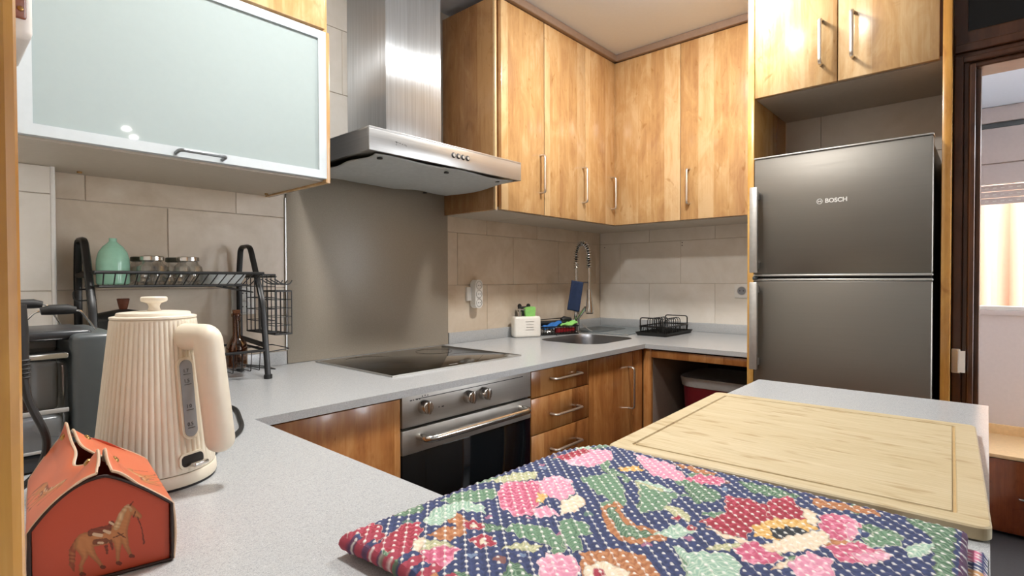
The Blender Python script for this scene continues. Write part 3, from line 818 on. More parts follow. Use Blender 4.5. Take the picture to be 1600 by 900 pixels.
def inside(P, poly):
    x, y = P[:, 0], P[:, 1]; r = np.zeros(len(P), bool); n = len(poly)
    for i in range(n):
        x0, y0 = poly[i]; x1, y1 = poly[(i + 1) % n]
        if y0 == y1: continue
        c = ((y0 > y) != (y1 > y)) & (x < (x1 - x0) * (y - y0) / (y1 - y0) + x0)
        r ^= c
    return r
def polydist(P, poly):
    d = np.full(len(P), 1e9); n = len(poly)
    for i in range(n):
        a = np.array(poly[i], float); b = np.array(poly[(i + 1) % n], float)
        ab = b - a; t = np.clip(((P - a) @ ab) / (ab @ ab + 1e-9), 0, 1)
        d = np.minimum(d, np.hypot(*(P - a - t[:, None] * ab).T))
    return d

# ---------------------------------------------------------------- kettle
KX, KY = 0.240, 0.938
kt = thing('electric_kettle', (KX, KY, 0.900), 'cream ribbed electric kettle with a grey level window on the worktop', 'kettle')
MB().lathe([(0.001, 0.0), (0.078, 0.0), (0.079, 0.004), (0.001, 0.004)], (KX, KY, 0.900), 64).build('foot_ring', M['rubber'], kt)
MB().lathe([(0.001, 0.004), (0.0795, 0.004), (0.0805, 0.007), (0.0795, 0.019), (0.078, 0.021), (0.001, 0.021)], (KX, KY, 0.900), 96).build('power_base', M['cream'], kt)
NF = 58; seg = NF * 8
prof = [(0.0775, 0.022), (0.0785, 0.026)] + [(0.0785 + (0.0555 - 0.0785) * k / 24, 0.026 + 0.214 * k / 24) for k in range(1, 25)] + [(0.0550, 0.2425), (0.0535, 0.2440)]
def flute(a, i):
    e = 1.0 if 2 <= i <= 24 else (0.0 if i in (0, len(prof) - 1) else 0.4)
    return 1 - 0.026 * e * (1 - abs(math.sin(a * NF / 2))) ** 1.2
body = MB().lathe(prof, (KX, KY, 0.900), seg, close=True, rf=flute).build('body', M['cream'], kt, ang=60)
MB().lathe([(0.0555, 0.2445), (0.0552, 0.2472), (0.048, 0.2485), (0.0475, 0.2510), (0.0465, 0.2528), (0.030, 0.2545), (0.001, 0.2550)], (KX, KY, 0.900), 64).build('lid', M['creamlid'], kt)
MB().lathe([(0.0095, 0.254), (0.0075, 0.2585), (0.0070, 0.262), (0.009, 0.2665), (0.0165, 0.2692), (0.0175, 0.271), (0.0172, 0.2748), (0.0155, 0.2762), (0.001, 0.2762)], (KX, KY, 0.900), 40).build('lid_knob', M['creamlid'], kt)
kd = Vector((0.46, -0.888, 0)).normalized()          # direction of the handle
ks = Vector((0, 0, 1)).cross(kd)                       # sideways
kc = Vector((KX, KY, 0.900))
def kp(r, z, s=0.0): return kc + kd * r + ks * s + Vector((0, 0, z))
path = arcpath([kp(0.030, 0.217), kp(0.097, 0.217), kp(0.117, 0.068)], 0.007, 6)
rs = [0.0195 + (0.0205 - 0.0195) * min(1, i / 8) for i in range(len(path))]
n_ = len(path)
hp = list(path); hr = list(rs)
a_, b_ = Vector(path[-2]), Vector(path[-1]); dd = (b_ - a_).normalized()
for k in range(1, 6):
    hp.append(b_ + dd * (0.018 * math.sin(k / 5 * PI / 2))); hr.append(max(0.0006, rs[-1] * math.cos(k / 5 * PI / 2)))
# subdivide the long straight piece for a gentle taper
MB().tube(hp, hr, 24, flat=0.92).build('handle', M['cream'], kt, ang=50)
# level window on the sloping side under the handle
kdh = kd.copy(); kd = (Matrix.Rotation(math.radians(-7), 3, 'Z') @ kdh).normalized(); ks = Vector((0, 0, 1)).cross(kd)
sl = Vector((kd.x * -(0.023 / 0.208), kd.y * -(0.023 / 0.208), 1)).normalized()
Mw = frame(kp(0.0685, 0.128), ks * 1.0, sl)
if (Mw.to_3x3() @ Vector((0, 0, 1))).dot(kd) < 0: Mw = frame(kp(0.0685, 0.128), -ks, sl)
wf = MB().prism(rrect(0.0265, 0.120, 0.013, 8), Mw, -0.006, 0.0022).build('window_frame', M['cream'], kt)
MB().prism(rrect(0.0195, 0.112, 0.0095, 8), Mw, 0.0015, 0.0030).build('level_window', M['gauge'], wf)
for tx, ty in (('1.7', 0.038), ('1.5', 0.023), ('1.0', -0.014), ('0.5', -0.040)):
    text('level_mark', tx, 0.0075, Mw @ Matrix.Translation((-0.0055, ty + 0.002, 0.0031)), M['ink'], wf, 0.0001)
    q = MB().box(-0.005, 0.006, ty - 0.0035, ty - 0.0028, 0.0030, 0.0033, M=Mw).build('level_line', M['ink'], wf, smooth=False)
# switch recess and clear lever at the foot
Ms = frame(kp(0.0745, 0.0385), Mw.to_3x3() @ Vector((1, 0, 0)), sl)
sr = MB().prism(rrect(0.040, 0.022, 0.008, 6), Ms, -0.008, 0.0035).build('switch_surround', M['cream'], kt)
MB().prism(rrect(0.034, 0.016, 0.006, 6), Ms, 0.0030, 0.0040).build('switch_recess', M['dark'], sr)
MB().box(-0.010, 0.012, -0.008, -0.002, 0.003, 0.022, 0.002, M=Ms).build('switch_lever', M['chrome'], sr)
cpts = [(0.316, 0.955, 0.906), (0.36, 1.02, 0.9052), (0.425, 1.10, 0.9052), (0.462, 1.20, 0.9052), (0.487, 1.30, 0.9052), (0.47, 1.39, 0.9052), (0.40, 1.45, 0.9052)]
def smoothpath(p, n=8):
    p = [Vector(q) for q in p]; out = []
    for i in range(len(p) - 1):
        a = p[max(i - 1, 0)]; b = p[i]; c = p[i + 1]; d = p[min(i + 2, len(p) - 1)]
        for k in range(n):
            t = k / n
            out.append(0.5 * ((2 * b) + (c - a) * t + (2 * a - 5 * b + 4 * c - d) * t * t + (3 * b - a - 3 * c + d) * t ** 3))
    out.append(p[-1]); return out
MB().tube(smoothpath(cpts), 0.0045, 8).build('power_cord', M['rubber'], kt)

# ---------------------------------------------------------------- orange tissue box cover
BR = Vector((0.181, 0.650, 0.900)); bl = Vector((-0.981, 0.192, 0)); ba = Vector((0.115, 0.9934, 0)); BW, BL = 0.116, 0.185
tb = thing('tissue_box_cover', tuple(BR + bl * BW / 2 + ba * BL / 2), 'orange leatherette tissue box cover printed with horses, in front of the kettle', 'tissue box')
def tp(s, l, z): return BR + bl * s + ba * l + Vector((0, 0, z))
ORG, ORG_LIT = L3('B4492F'), L3('D07A55')  # second orange is paler, with the light on the roof sheets mixed in
def strokes(P, segs):
    """distance field of tapered strokes; returns mask and along-value"""
    m = np.full(len(P), 1e9); al = np.zeros(len(P))
    for (x0, y0, r0, x1, y1, r1) in segs:
        a = np.array((x0, y0)); b = np.array((x1, y1)); ab = b - a
        t = np.clip(((P - a) @ ab) / (ab @ ab + 1e-12), 0, 1)
        d = np.hypot(*(P - a - t[:, None] * ab).T) - (r0 + (r1 - r0) * t)
        al = np.where(d < m, t, al); m = np.minimum(m, d)
    return m, al
def horse_paint(P, cols, ox, oy, k, flip=1):
    """printed standing horse with saddle; local unit about one body height"""
    kx, ky = k
    Q = np.column_stack(((P[:, 0] - ox) / kx * flip, (P[:, 1] - oy) / ky))
    tan, dk, cr, br = L3('B57C48'), L3('64291A'), L3('D8B98E'), L3('854426')
    nz = 0.005 * np.sin(Q[:, 0] * 90) * np.sin(Q[:, 1] * 70)
    body = [(-.42, .62, .15, -.05, .60, .14), (-.05, .60, .14, .24, .62, .15), (.22, .66, .17, .38, .96, .10), (.36, 1.02, .085, .44, 1.02, .08), (.44, 1.02, .08, .62, .84, .045),
            (-.46, .55, .12, -.40, .33, .055), (-.40, .33, .055, -.48, .17, .035), (-.48, .17, .035, -.47, .03, .03), (-.36, .52, .1, -.25, .30, .05), (-.25, .30, .05, -.16, .16, .032), (-.16, .16, .032, -.10, .05, .03),
            (.20, .5, .1, .20, .28, .045), (.20, .28, .045, .19, .06, .03), (.30, .55, .09, .36, .32, .045), (.36, .32, .045, .44, .13, .032)]
    hoof = [(-.47, .02, .035, -.42, .0, .03), (-.10, .05, .035, -.06, .03, .03), (.19, .05, .035, .24, .02, .03), (.44, .12, .035, .49, .10, .03)]
    tail = [(-.54, .66, .04, -.62, .5, .06), (-.62, .5, .06, -.63, .25, .05), (-.63, .25, .05, -.60, .10, .012)]
    mane = [(.38, 1.09, .035, .27, .95, .06), (.27, .95, .06, .18, .74, .06), (.40, 1.10, .03, .46, 1.0, .03)]
    sad = [(-.28, .74, .07, .02, .74, .07), (-.22, .55, .05, -.02, .52, .05), (.02, .78, .03, .10, .84, .035), (-.02, .42, .03, .0, .28, .02), (.06, .50, .03, .10, .34, .02)]
    rein = [(.58, .84, .012, .66, .60, .010), (.66, .60, .010, .70, .30, .018), (.44, 1.10, .018, .50, 1.16, .008), (.54, .96, .012, .50, .86, .012), (.20, .62, .012, .34, .50, .012), (.30, .58, .012, .12, .55, .012)]
    for segs, c0, c1 in ((tail, br, tan), (body, tan, br), (mane, cr, tan), (hoof, dk, dk), (sad, dk, br), (rein, dk, dk)):
        d, t = strokes(Q, segs); w = (d + nz < 0)
        s = (0.5 + 0.5 * np.sin(Q[:, 0] * 40 + Q[:, 1] * 55 + 3 * np.sin(Q[:, 1] * 17)))[:, None]
        e = np.clip(-d / 0.06, 0, 1)[:, None]
        s = s if segs is not body else s * 0.25
        cc = (c0 * (1 - s * 0.6) + c1 * s * 0.6) * (0.60 + 0.40 * e)
        cols[w] = (cols[w] * 0.15 + cc[w] * 0.85)
    d, t = strokes(Q, [(-.24, .70, .03, -.10, .64, .03), (-.05, .72, .025, .05, .66, .03), (.05, .86, .02, .12, .80, .02), (-.16, .52, .02, -.08, .50, .02)])
    cols[d < 0] = L3('C7A98A')
def bprof(s):
    """roof height over the end panel, s across 0..BW"""
    u = abs(s - BW / 2) / (BW / 2)
    return 0.105 - 0.043 * u ** (1.3 if s < BW / 2 else 2.1) if u < 1 else 0.062
# end panels (front one printed), each a grid
def panel(l, name, horse):
    nu, nv = 250, 210
    ss = np.linspace(0.003, BW - 0.003, nu); V = []; U = []
    for j in range(nv):
        for i in range(nu):
            top = bprof(ss[i]) - 0.003
            # rounded foot corners
            v = j / (nv - 1); z = 0.002 + (top - 0.002) * v
            V.append(tuple(tp(ss[i], l + 0.0015 * math.sin(PI * i / nu), z))); U.append((ss[i], z))
    V = np.array(V); U = np.array(U)
    F = [(j * nu + i, j * nu + i + 1, (j + 1) * nu + i + 1, (j + 1) * nu + i) for j in range(nv - 1) for i in range(nu - 1)]
    cols = np.tile(ORG, (len(V), 1))
    if horse:
        P = np.column_stack((BW - U[:, 0], U[:, 1]))
        horse_paint(P, cols, 0.060, 0.008, (0.044, 0.054))
    o = colour_mesh(name, V, F, cols, M['leather'], tb)
    md = o.modifiers.new('thickness', 'SOLIDIFY'); md.thickness = 0.0018; md.offset = 0
    return o
panel(0.004, 'front_panel', True)
panel(BL - 0.004, 'rear_panel', False)
# two side-and-roof sheets: wall up to the eave, then roof to the ridge, opening along the middle
def sheet(side):
    nu, nv = 150, 110
    V = []; U = []
    for j in range(nv):
        for i in range(nu):
            l = BL * i / (nu - 1); v = j / (nv - 1)
            ll = i / (nu - 1)
            # ridge: pinched at the two snaps (ll .22 and .80), gaping between, flaring at the ends
            gap = 0.003 + 0.013 * math.exp(-((ll - 0.50) / 0.13) ** 2) + 0.003 * math.exp(-(ll / 0.06) ** 2)
            rz = 0.106 + 0.018 * math.exp(-((ll - 0.14) / 0.09) ** 2) + 0.014 * math.exp(-((ll - 0.86) / 0.09) ** 2) - 0.012 * math.exp(-((ll - 0.5) / 0.16) ** 2)
            if v < 0.36:
                q = v / 0.36; off = BW / 2 + 0.002 * math.sin(PI * q); z = 0.002 + 0.060 * q
            else:
                q = (v - 0.36) / 0.64
                sg = q
                off = BW / 2 * (1 - sg) + gap * sg
                u = off / (BW / 2)
                base = 0.105 - 0.043 * min(1, u) ** (1.3 if side < 0 else 2.1)
                lift = max(0, (q - 0.55) / 0.45) ** 1.6
                dip = -0.010 * math.sin(PI * ll) * math.sin(PI * q)
                z = base * (1 - lift) + rz * lift + dip
                if q < 0.02: z = 0.062
            sh = 0.022 * (lambda t: t * t * (3 - 2 * t))(min(1, max(0, (ll - 0.35) / 0.6))) * (max(0, (v - 0.36) / 0.64)) ** 1.5
            if side > 0: z += 0.010 * math.exp(-((ll - 0.9) / 0.07) ** 2) * max(0, (v - 0.75) / 0.25)
            s = (BW / 2 - off if side < 0 else BW / 2 + off) + sh
            V.append(tuple(tp(s, l, z))); U.append((l, v))
    V = np.array(V); U = np.array(U)
    F = [(j * nu + i, j * nu + i + 1, (j + 1) * nu + i + 1, (j + 1) * nu + i) for j in range(nv - 1) for i in range(nu - 1)]
    cols = np.tile(ORG_LIT * 0.6 + ORG * 0.4, (len(V), 1))
    P = np.column_stack((U[:, 0], U[:, 1] * 0.13))
    horse_paint(P, cols, 0.085, 0.045, (0.046, 0.046), 1 if side < 0 else -1)
    o = colour_mesh('side_sheet', V, F, cols, M['leather'], tb)
    md = o.modifiers.new('thickness', 'SOLIDIFY'); md.thickness = 0.0016; md.offset = 0
    # cut edges along ridge and front
    e = [tuple(V[(nv - 1) * nu + i] + np.array((0, 0, 0.0004))) for i in range(nu)]
    f0 = [tuple(V[j * nu]) for j in range(nv)]
    f1 = [tuple(V[j * nu + nu - 1]) for j in range(nv)]
    MB().tube(e, 0.0013, 6).tube(f0, 0.0014, 6).tube(f1, 0.0014, 6).build('cut_edge', M['leather_edge'], o)
    # white lining under the lifted flap
    nl = V.reshape(nv, nu, 3)[int(nv * 0.72):, int(nu * .05):int(nu * .95)].copy()
    sgn = 1 if side < 0 else -1
    nl = nl + np.array(bl) * 0.0018 * sgn
    a, b = nl.shape[:2]
    MB().add([tuple(p) for p in nl.reshape(-1, 3)], [(j * b + i, j * b + i + 1, (j + 1) * b + i + 1, (j + 1) * b + i) for j in range(a - 1) for i in range(b - 1)]).build('lining', M['lining'], o)
    for ll in (0.15, 0.85):
        i = int(ll * (nu - 1)); p = Vector(V[int(nv * 0.90) * nu + i]); nn = (-bl if side < 0 else bl) * 0.75 + Vector((0, 0, 0.6))
        nn.normalize(); t_ = ba
        MB().lathe([(0.001, 0.003), (0.003, 0.0027), (0.0042, 0.001), (0.0042, -0.001), (0.001, -0.001)], (0, 0, 0), 16, M=frame(tuple(p), ba, nn.cross(ba))).build('snap', M['brass'], o)
sheet(-1); sheet(1)
pp = [tuple(tp(s, -0.0005, bprof(s) - 0.001)) for s in np.linspace(0.001, BW - 0.001, 40)]
MB().tube([tuple(tp(0.001, -0.0005, 0.003))] + pp + [tuple(tp(BW - 0.001, -0.0005, 0.003))] + [tuple(tp(s, -0.0005, 0.002)) for s in np.linspace(BW - 0.002, 0.002, 8)], 0.0016, 6, closed=True).build('piping', M['leather_dark'], tb)
MB().add([tuple(tp(s, l, 0.001)) for s, l in ((0, 0), (BW, 0), (BW, BL), (0, BL))], [(0, 1, 2, 3)]).build('bottom_panel', M['leather_dark'], tb)

# ---------------------------------------------------------------- quilt
QUILT = [["sage",[[428,503],[461,506],[503,482],[494,458],[461,465],[435,485]]],["olive",[[511,507],[564,497],[591,474],[562,462],[524,486]]],["moss",[[369,522],[395,531],[411,512],[393,494],[369,504]]],["mint",[[379,476],[412,492],[437,488],[452,476],[457,450],[442,439],[436,455],[425,467],[410,458],[382,456]]],["crimson",[[322,524],[342,527],[342,501],[333,480],[320,473],[314,502]]],["crimson",[[329,477],[362,487],[377,478],[366,458],[346,443],[322,436],[313,459]]],["rose",[[341,428],[362,418],[369,402],[343,387],[328,386],[328,416]]],["cream",[[333,437],[357,453],[355,440],[338,425]]],["brown",[[362,447],[387,450],[402,434],[394,418],[371,422]]],["crimson",[[405,438],[422,440],[424,424],[414,411],[403,420]]],["crimson",[[389,409],[405,409],[410,393],[399,380],[385,385],[382,395]]],["cream",[[413,433],[419,428],[414,421],[408,426]]],["cream",[[395,402],[402,398],[397,389],[390,394]]],["rose",[[524,486],[561,457],[534,424],[480,395],[462,407],[468,438],[491,463]]],["pink",[[557,455],[593,451],[596,423],[560,394],[532,394],[534,424]]],["cream",[[532,394],[564,390],[554,369],[525,363],[501,372]]],["pink",[[486,407],[511,399],[501,372],[477,386]]],["gold",[[533,431],[535,418],[514,405],[509,415]]],["sage",[[431,400],[449,396],[467,371],[461,342],[441,321],[436,341],[429,371]]],["olive",[[397,371],[418,369],[433,344],[419,339],[403,361]]],["sage",[[485,363],[503,360],[504,333],[488,319],[474,327],[453,307],[442,313],[465,345]]],["brown",[[547,348],[576,344],[578,332],[553,321],[541,300],[544,255],[527,252],[496,280],[501,305]]],["moss",[[549,340],[565,337],[548,323],[533,301],[533,268],[510,277],[507,297]]],["brown",[[448,307],[478,286],[486,257],[465,229],[443,210],[392,268]]],["pink",[[401,327],[423,331],[437,312],[426,292],[389,271],[375,298]]],["cream",[[424,288],[447,285],[451,270],[449,249],[417,240],[393,267]]],["crimson",[[430,282],[439,275],[430,264],[418,271]]],["pink",[[660,489],[714,476],[733,446],[706,421],[651,426],[637,456]]],["crimson",[[649,494],[714,485],[710,464],[648,472]]],["sage",[[609,420],[657,392],[617,352],[575,325],[581,370]]],["gold",[[674,399],[702,381],[692,365],[669,385]]],["olive",[[653,358],[650,314],[627,297],[598,319]]],["sage",[[520,239],[518,207],[481,189],[469,202]]],["moss",[[330,378],[345,366],[335,344],[317,364]]],["moss",[[367,341],[388,348],[387,330],[377,307],[356,331]]],["sage",[[647,347],[641,316],[652,292],[598,289],[567,304]]],["pink",[[747,413],[745,348],[706,306],[689,312],[684,345],[701,368]]],["rose",[[702,311],[731,299],[741,266],[711,261],[692,296]]],["brown",[[745,348],[754,323],[748,278],[731,299]]],["moss",[[683,306],[702,297],[687,253],[663,246],[636,266]]],["moss",[[741,253],[748,206],[739,170],[719,182],[713,222]]],["brown",[[743,166],[750,125],[757,97],[738,90],[731,117],[719,150]]],["crimson",[[582,272],[594,270],[589,261],[576,262]]],["crimson",[[570,249],[581,247],[577,238],[565,240]]],["mint",[[534,269],[571,261],[567,234],[537,248]]],["mint",[[525,246],[523,226],[545,193],[534,178],[492,163],[460,199],[499,218]]],["sage",[[663,97],[699,85],[693,63],[671,65],[651,87]]],["moss",[[758,67],[765,23],[617,21],[607,33],[713,41],[737,63]]],["crimson",[[682,246],[692,213],[682,192],[663,175],[624,192],[588,190],[581,206],[593,245],[632,229]]],["crimson",[[702,202],[731,185],[695,157],[661,150],[658,171],[659,189]]],["cream",[[712,169],[697,145],[664,137],[668,151]]],["cream",[[587,234],[583,204],[587,176],[574,191],[575,214]]],["rose",[[699,143],[718,122],[702,103],[659,101],[640,115],[652,134]]],["pink",[[689,117],[705,108],[674,100],[653,109]]],["rose",[[619,124],[653,100],[648,77],[641,66],[606,83],[599,104]]],["pink",[[621,99],[646,79],[641,67],[608,83]]],["pink",[[564,144],[598,133],[598,112],[549,99],[521,119]]],["rose",[[558,193],[586,185],[583,165],[572,149],[551,152],[536,176]]],["cream",[[560,148],[577,143],[556,140],[540,155]]],["gold",[[622,194],[657,181],[674,153],[657,137],[602,166],[600,185]]],["black",[[626,176],[645,163],[650,145],[641,138],[609,158],[611,172]]],["cream",[[582,174],[627,154],[660,133],[643,120],[610,127],[588,144],[572,162]]]]
FLOWERS = [(622, 152), (524, 420), (429, 270), (728, 412), (727, 310), (330, 480)]
QC = dict(sage='6F8F74', moss='4C6B55', olive='A3A886', mint='90AE9D', crimson='96303F', rose='BE5A77', pink='D690A8', cream='E6D9C2', brown='9A6240', gold='C79A52', black='1E2328')
def quilt():
    x0, x1, y0, y1 = 0.308, 0.762, 0.015, 0.520
    nx, ny = 620, 660
    X, Y = np.meshgrid(np.linspace(0, 1, nx), np.linspace(0, 1, ny))
    X = X.ravel(); Y = Y.ravel()
    wx = x0 + (x1 - x0) * X + 0.004 * np.sin(9 * Y + 1) * (1 - X); yt = y1 - 0.036 * np.clip((X - 0.80) / 0.20, 0, 1) ** 2; yt = yt - 0.012 * X; wy = y0 + (yt - y0) * Y + 0.002 * np.sin(8 * X)
    de = np.minimum.reduce([(wx - x0 + 0.001), (x1 - wx + 0.001), (wy - y0 + 0.001), (yt - wy + 0.001)])
    rnd_ = 0.018
    e = np.clip(1 - de / rnd_, 0, 1)
    z = 0.9240 - 0.005 * (1 - np.sqrt(np.clip(1 - e * e, 0, 1)))
    z += 0.004 * np.sin(6 * wx + 2) * np.sin(7 * wy) + 0.003 * np.exp(-((wx - .70) / .09) ** 2 - ((wy - .45) / .06) ** 2)
    # diagonal quilting rows and cross stitches
    ca, sa = math.cos(math.radians(48.5)), math.sin(math.radians(48.5))
    u = wx * ca + wy * sa; v = -wx * sa + wy * ca
    row = np.abs(np.sin(PI * v / 0.0105)); st = np.abs(np.sin(PI * u / 0.0105))
    z += 0.0021 * (row ** 0.6) * (0.5 + 0.5 * st ** 0.6)
    P = np.column_stack((wx, wy)) * 1000
    rng = np.random.RandomState(5)
    wob = np.column_stack((1.5 * np.sin(P[:, 1] * .31 + 1.1 * np.sin(P[:, 0] * .17)) + 0.3 * np.sin(P[:, 1] * .83 + P[:, 0] * .4), 1.5 * np.sin(P[:, 0] * .29 + 1.3 * np.sin(P[:, 1] * .21)) + 0.3 * np.sin(P[:, 0] * .77 - P[:, 1] * .3)))
    PW = P + wob
    cols = np.tile(L3('353F64'), (len(P), 1))
    tone = 0.5 + 0.5 * np.sin(P[:, 0] * .5 + 2 * np.sin(P[:, 1] * .23)) * np.sin(P[:, 1] * .43 + 2 * np.sin(P[:, 0] * .31))
    cols = cols * (0.72 + 0.5 * tone[:, None])
    # background leaves strewn on the navy ground, then the drawn motifs over them
    leaves = []
    for _ in range(46):
        c = np.array((rng.uniform(310, 760), rng.uniform(20, 515))); a0 = rng.uniform(0, PI * 2); ln = rng.uniform(14, 30); wd = ln * rng.uniform(.28, .42)
        ts = np.linspace(-1, 1, 9)
        up_ = [(t * ln, wd * (1 - t * t) ** .8 + 3 * t * t) for t in ts]; dn_ = [(t * ln, -wd * (1 - t * t) ** .8 + 3 * t * t) for t in ts[::-1]]
        leaves.append((rng.choice(['sage', 'moss', 'mint', 'olive', 'moss', 'sage', 'brown']), [(c[0] + x * math.cos(a0) - y * math.sin(a0), c[1] + x * math.sin(a0) + y * math.cos(a0)) for x, y in up_ + dn_]))
    FC = np.array(FLOWERS, float)
    for name, poly in leaves + QUILT:
        poly = [tuple(p) for p in poly]
        xs = [p[0] for p in poly]; ys = [p[1] for p in poly]
        bb = (PW[:, 0] > min(xs) - 3) & (PW[:, 0] < max(xs) + 3) & (PW[:, 1] > min(ys) - 3) & (PW[:, 1] < max(ys) + 3)
        idx = np.nonzero(bb)[0]
        if not len(idx): continue
        Q = PW[idx]; w = inside(Q, poly); idx = idx[w]; Q = Q[w]
        if not len(idx): continue
        d = polydist(Q, poly)
        cx, cy = sum(xs) / len(xs), sum(ys) / len(ys)
        an = np.arctan2(Q[:, 1] - cy, Q[:, 0] - cx); rr = np.hypot(Q[:, 0] - cx, Q[:, 1] - cy)
        R_ = max(max(xs) - min(xs), max(ys) - min(ys)) / 2 + 1
        c = L3(QC[name])
        if name not in ('sage', 'moss', 'mint', 'olive'):
            fd_ = np.hypot(FC[:, 0] - cx, FC[:, 1] - cy)
            if fd_.min() < 95: cx, cy = FC[fd_.argmin()]
            an = np.arctan2(Q[:, 1] - cy, Q[:, 0] - cx); rr = np.hypot(Q[:, 0] - cx, Q[:, 1] - cy)
        vein = 0.5 + 0.5 * np.sin(an * 26 + 1.6 * np.sin(rr * .35) + 0.8 * np.sin(Q[:, 0] * .9) * np.sin(Q[:, 1] * .8))
        edge = np.clip(d / 3.0, 0, 1)
        if name in ('crimson', 'rose', 'pink', 'cream'):
            alt = L3({'crimson': 'C4526A', 'rose': 'E9A6BC', 'pink': 'F0CAD6', 'cream': 'CFA98E'}[name])
            tt = (rr - rr.min()) / max(1e-6, rr.max() - rr.min())
            k = np.clip(vein ** 3 * 0.75 * (0.35 + 0.65 * tt) + np.clip((tt - 0.72) / 0.28, 0, 1) * 0.45, 0, 1)[:, None]
            c = c * 0.92
            cc = c * (1 - k) + alt * k
            cc = cc * (0.80 + 0.20 * edge[:, None])
        elif name in ('sage', 'moss', 'mint', 'olive'):
            alt = L3({'sage': '4A6A55', 'moss': '8AA38A', 'mint': 'C3D3C2', 'olive': 'D2CBA8'}[name])
            pc_ = np.array(poly, float); pc_ = pc_ - pc_.mean(0); ev = np.linalg.svd(pc_, full_matrices=False)[2][0]
            al_ = (Q - np.array((cx, cy))) @ ev; ac_ = (Q - np.array((cx, cy))) @ np.array((-ev[1], ev[0]))
            k = np.clip((0.5 + 0.5 * np.sin(al_ * 1.15 - np.abs(ac_) * 0.9)) ** 3 * 0.75 + np.exp(-(ac_ / 0.8) ** 2) * 0.8, 0, 0.9)[:, None]
            cc = c * (1 - k) + alt * k
            cc = cc * (0.78 + 0.22 * edge[:, None])
        else:
            alt = L3({'brown': 'C79268', 'gold': 'E4C891', 'black': '3A4147'}[name])
            k = (vein * 0.6)[:, None]; cc = c * (1 - k) + alt * k
        ol = np.clip(1 - np.abs(d - 0.5) / 0.7, 0, 1)[:, None] * 0.55
        cc = cc * (1 - ol) + L3('D9D2C4' if name in ('crimson', 'rose', 'pink', 'sage', 'mint') else '5A4A48') * ol
        cols[idx] = cc
    # small sprigs scattered on the navy ground
    for _ in range(70):
        c = np.array((rng.uniform(310, 770), rng.uniform(20, 500))); r = rng.uniform(3, 7)
        m = np.hypot(*(PW - c).T) < r
        dark = cols[:, 2] > cols[:, 0] * 1.8
        m &= dark
        cols[m] = cols[m] * 0.45 + L3(rng.choice(['6F8F74', '8A9FB8', '9A6240', 'C27C92'])) * 0.55
    # border tone of the bound edge
    m = (de < 0.004); cols[m] = cols[m] * 0.55 + L3('6E2F40') * 0.45
    m = (X < 0.05) & (np.sin(wy * 260) > -0.2); cols[m] = L3('9A3B4C')
    # white stitch dots and thin thread lines
    PT = 0.0105
    ji = np.sin(np.floor(v / PT) * 12.9898 + np.floor(u / PT) * 78.233) * 43758.5453; ji = ji - np.floor(ji)
    du = (u / PT + 0.5 * (np.floor(v / PT) % 2) + 0.2 * (ji - 0.5)) % 1 - 0.5; dv = (v / PT) % 1 - 0.5
    rdot = np.hypot(du * PT * 0.8, dv * PT)
    dot = np.clip((0.0021 - rdot) / 0.0008, 0, 1) * (0.60 + 0.3 * ji)
    th = np.abs(((v / (2 * PT) + 0.25) % 1) - 0.5) * 2 * PT < 0.0005
    cols[th] = cols[th] * 0.65 + L3('D8D5CC') * 0.35
    cols = cols * (1 - dot[:, None]) + L3('E6E5E0') * dot[:, None]
    z = z + 0.0007 * dot
    V = np.column_stack((wx, wy, z))
    I = np.arange(nx * ny).reshape(ny, nx)
    F = np.stack((I[:-1, :-1], I[:-1, 1:], I[1:, 1:], I[1:, :-1]), -1).reshape(-1, 4)
    q = thing('quilt', (0.54, 0.26, 0.902), 'folded navy floral quilted cloth with white stitch dots on the peninsula', 'quilt')
    o = colour_mesh('top_layer', V, F, cols, M['quilt'], q)
    # rolled sides of the upper fold and the layer below it, which shows at the front corner
    loop = np.concatenate((I[0, :], I[1:, -1], I[-1, -2::-1], I[-2:0:-1, 0]))[::4]
    S = []; n = len(loop); SC_ = []
    cxy = np.array(((x0 + x1) / 2, (y0 + y1) / 2))
    for k, (dr, dz) in enumerate(((0, 0), (0.003, -0.003), (0.004, -0.008), (0.002, -0.013), (-0.004, -0.015))):
        p = V[loop].copy(); nrm = p[:, :2] - cxy; nrm = np.sign(nrm) * (np.abs(nrm) > np.array(((x1 - x0) / 2 - 0.012, (y1 - y0) / 2 - 0.012)))
        p[:, :2] += nrm * dr; p[:, 2] += dz; S.append(p); SC_.append(cols[loop] * 1.0)
    S = np.concatenate(S); SC_ = np.concatenate(SC_)
    F2 = [(a * n + k, a * n + (k + 1) % n, (a + 1) * n + (k + 1) % n, (a + 1) * n + k) for a in range(4) for k in range(n)]
    colour_mesh('rolled_edge', S, F2, SC_, M['quilt'], q)
    nx2 = 130; ny2 = 130
    lay = []
    lx0, lx1, ly0, ly1 = x0 + 0.022, x1 - 0.004, -0.003, y1 - 0.042
    X2, Y2 = np.meshgrid(np.linspace(0, 1, nx2), np.linspace(0, 1, ny2)); X2 = X2.ravel(); Y2 = Y2.ravel()
    ax = lx0 + (lx1 - lx0) * X2; ay = ly0 + (ly1 - ly0) * Y2
    de2 = np.minimum.reduce([ax - lx0, lx1 - ax, ay - ly0, ly1 - ay])
    az = 0.9085 - 0.006 * (1 - np.sqrt(np.clip(1 - np.clip(1 - de2 / 0.009, 0, 1) ** 2, 0, 1)))
    cb = np.tile(L3('2A3560'), (len(ax), 1))
    fl = np.sin(ax * 60 + 1) * np.sin(ay * 75) > 0.1
    cb[fl] = L3('C9708C'); fl2 = np.sin(ax * 45 + 2.5) * np.sin(ay * 50 + 1) > 0.5; cb[fl2] = L3('B98A5A')
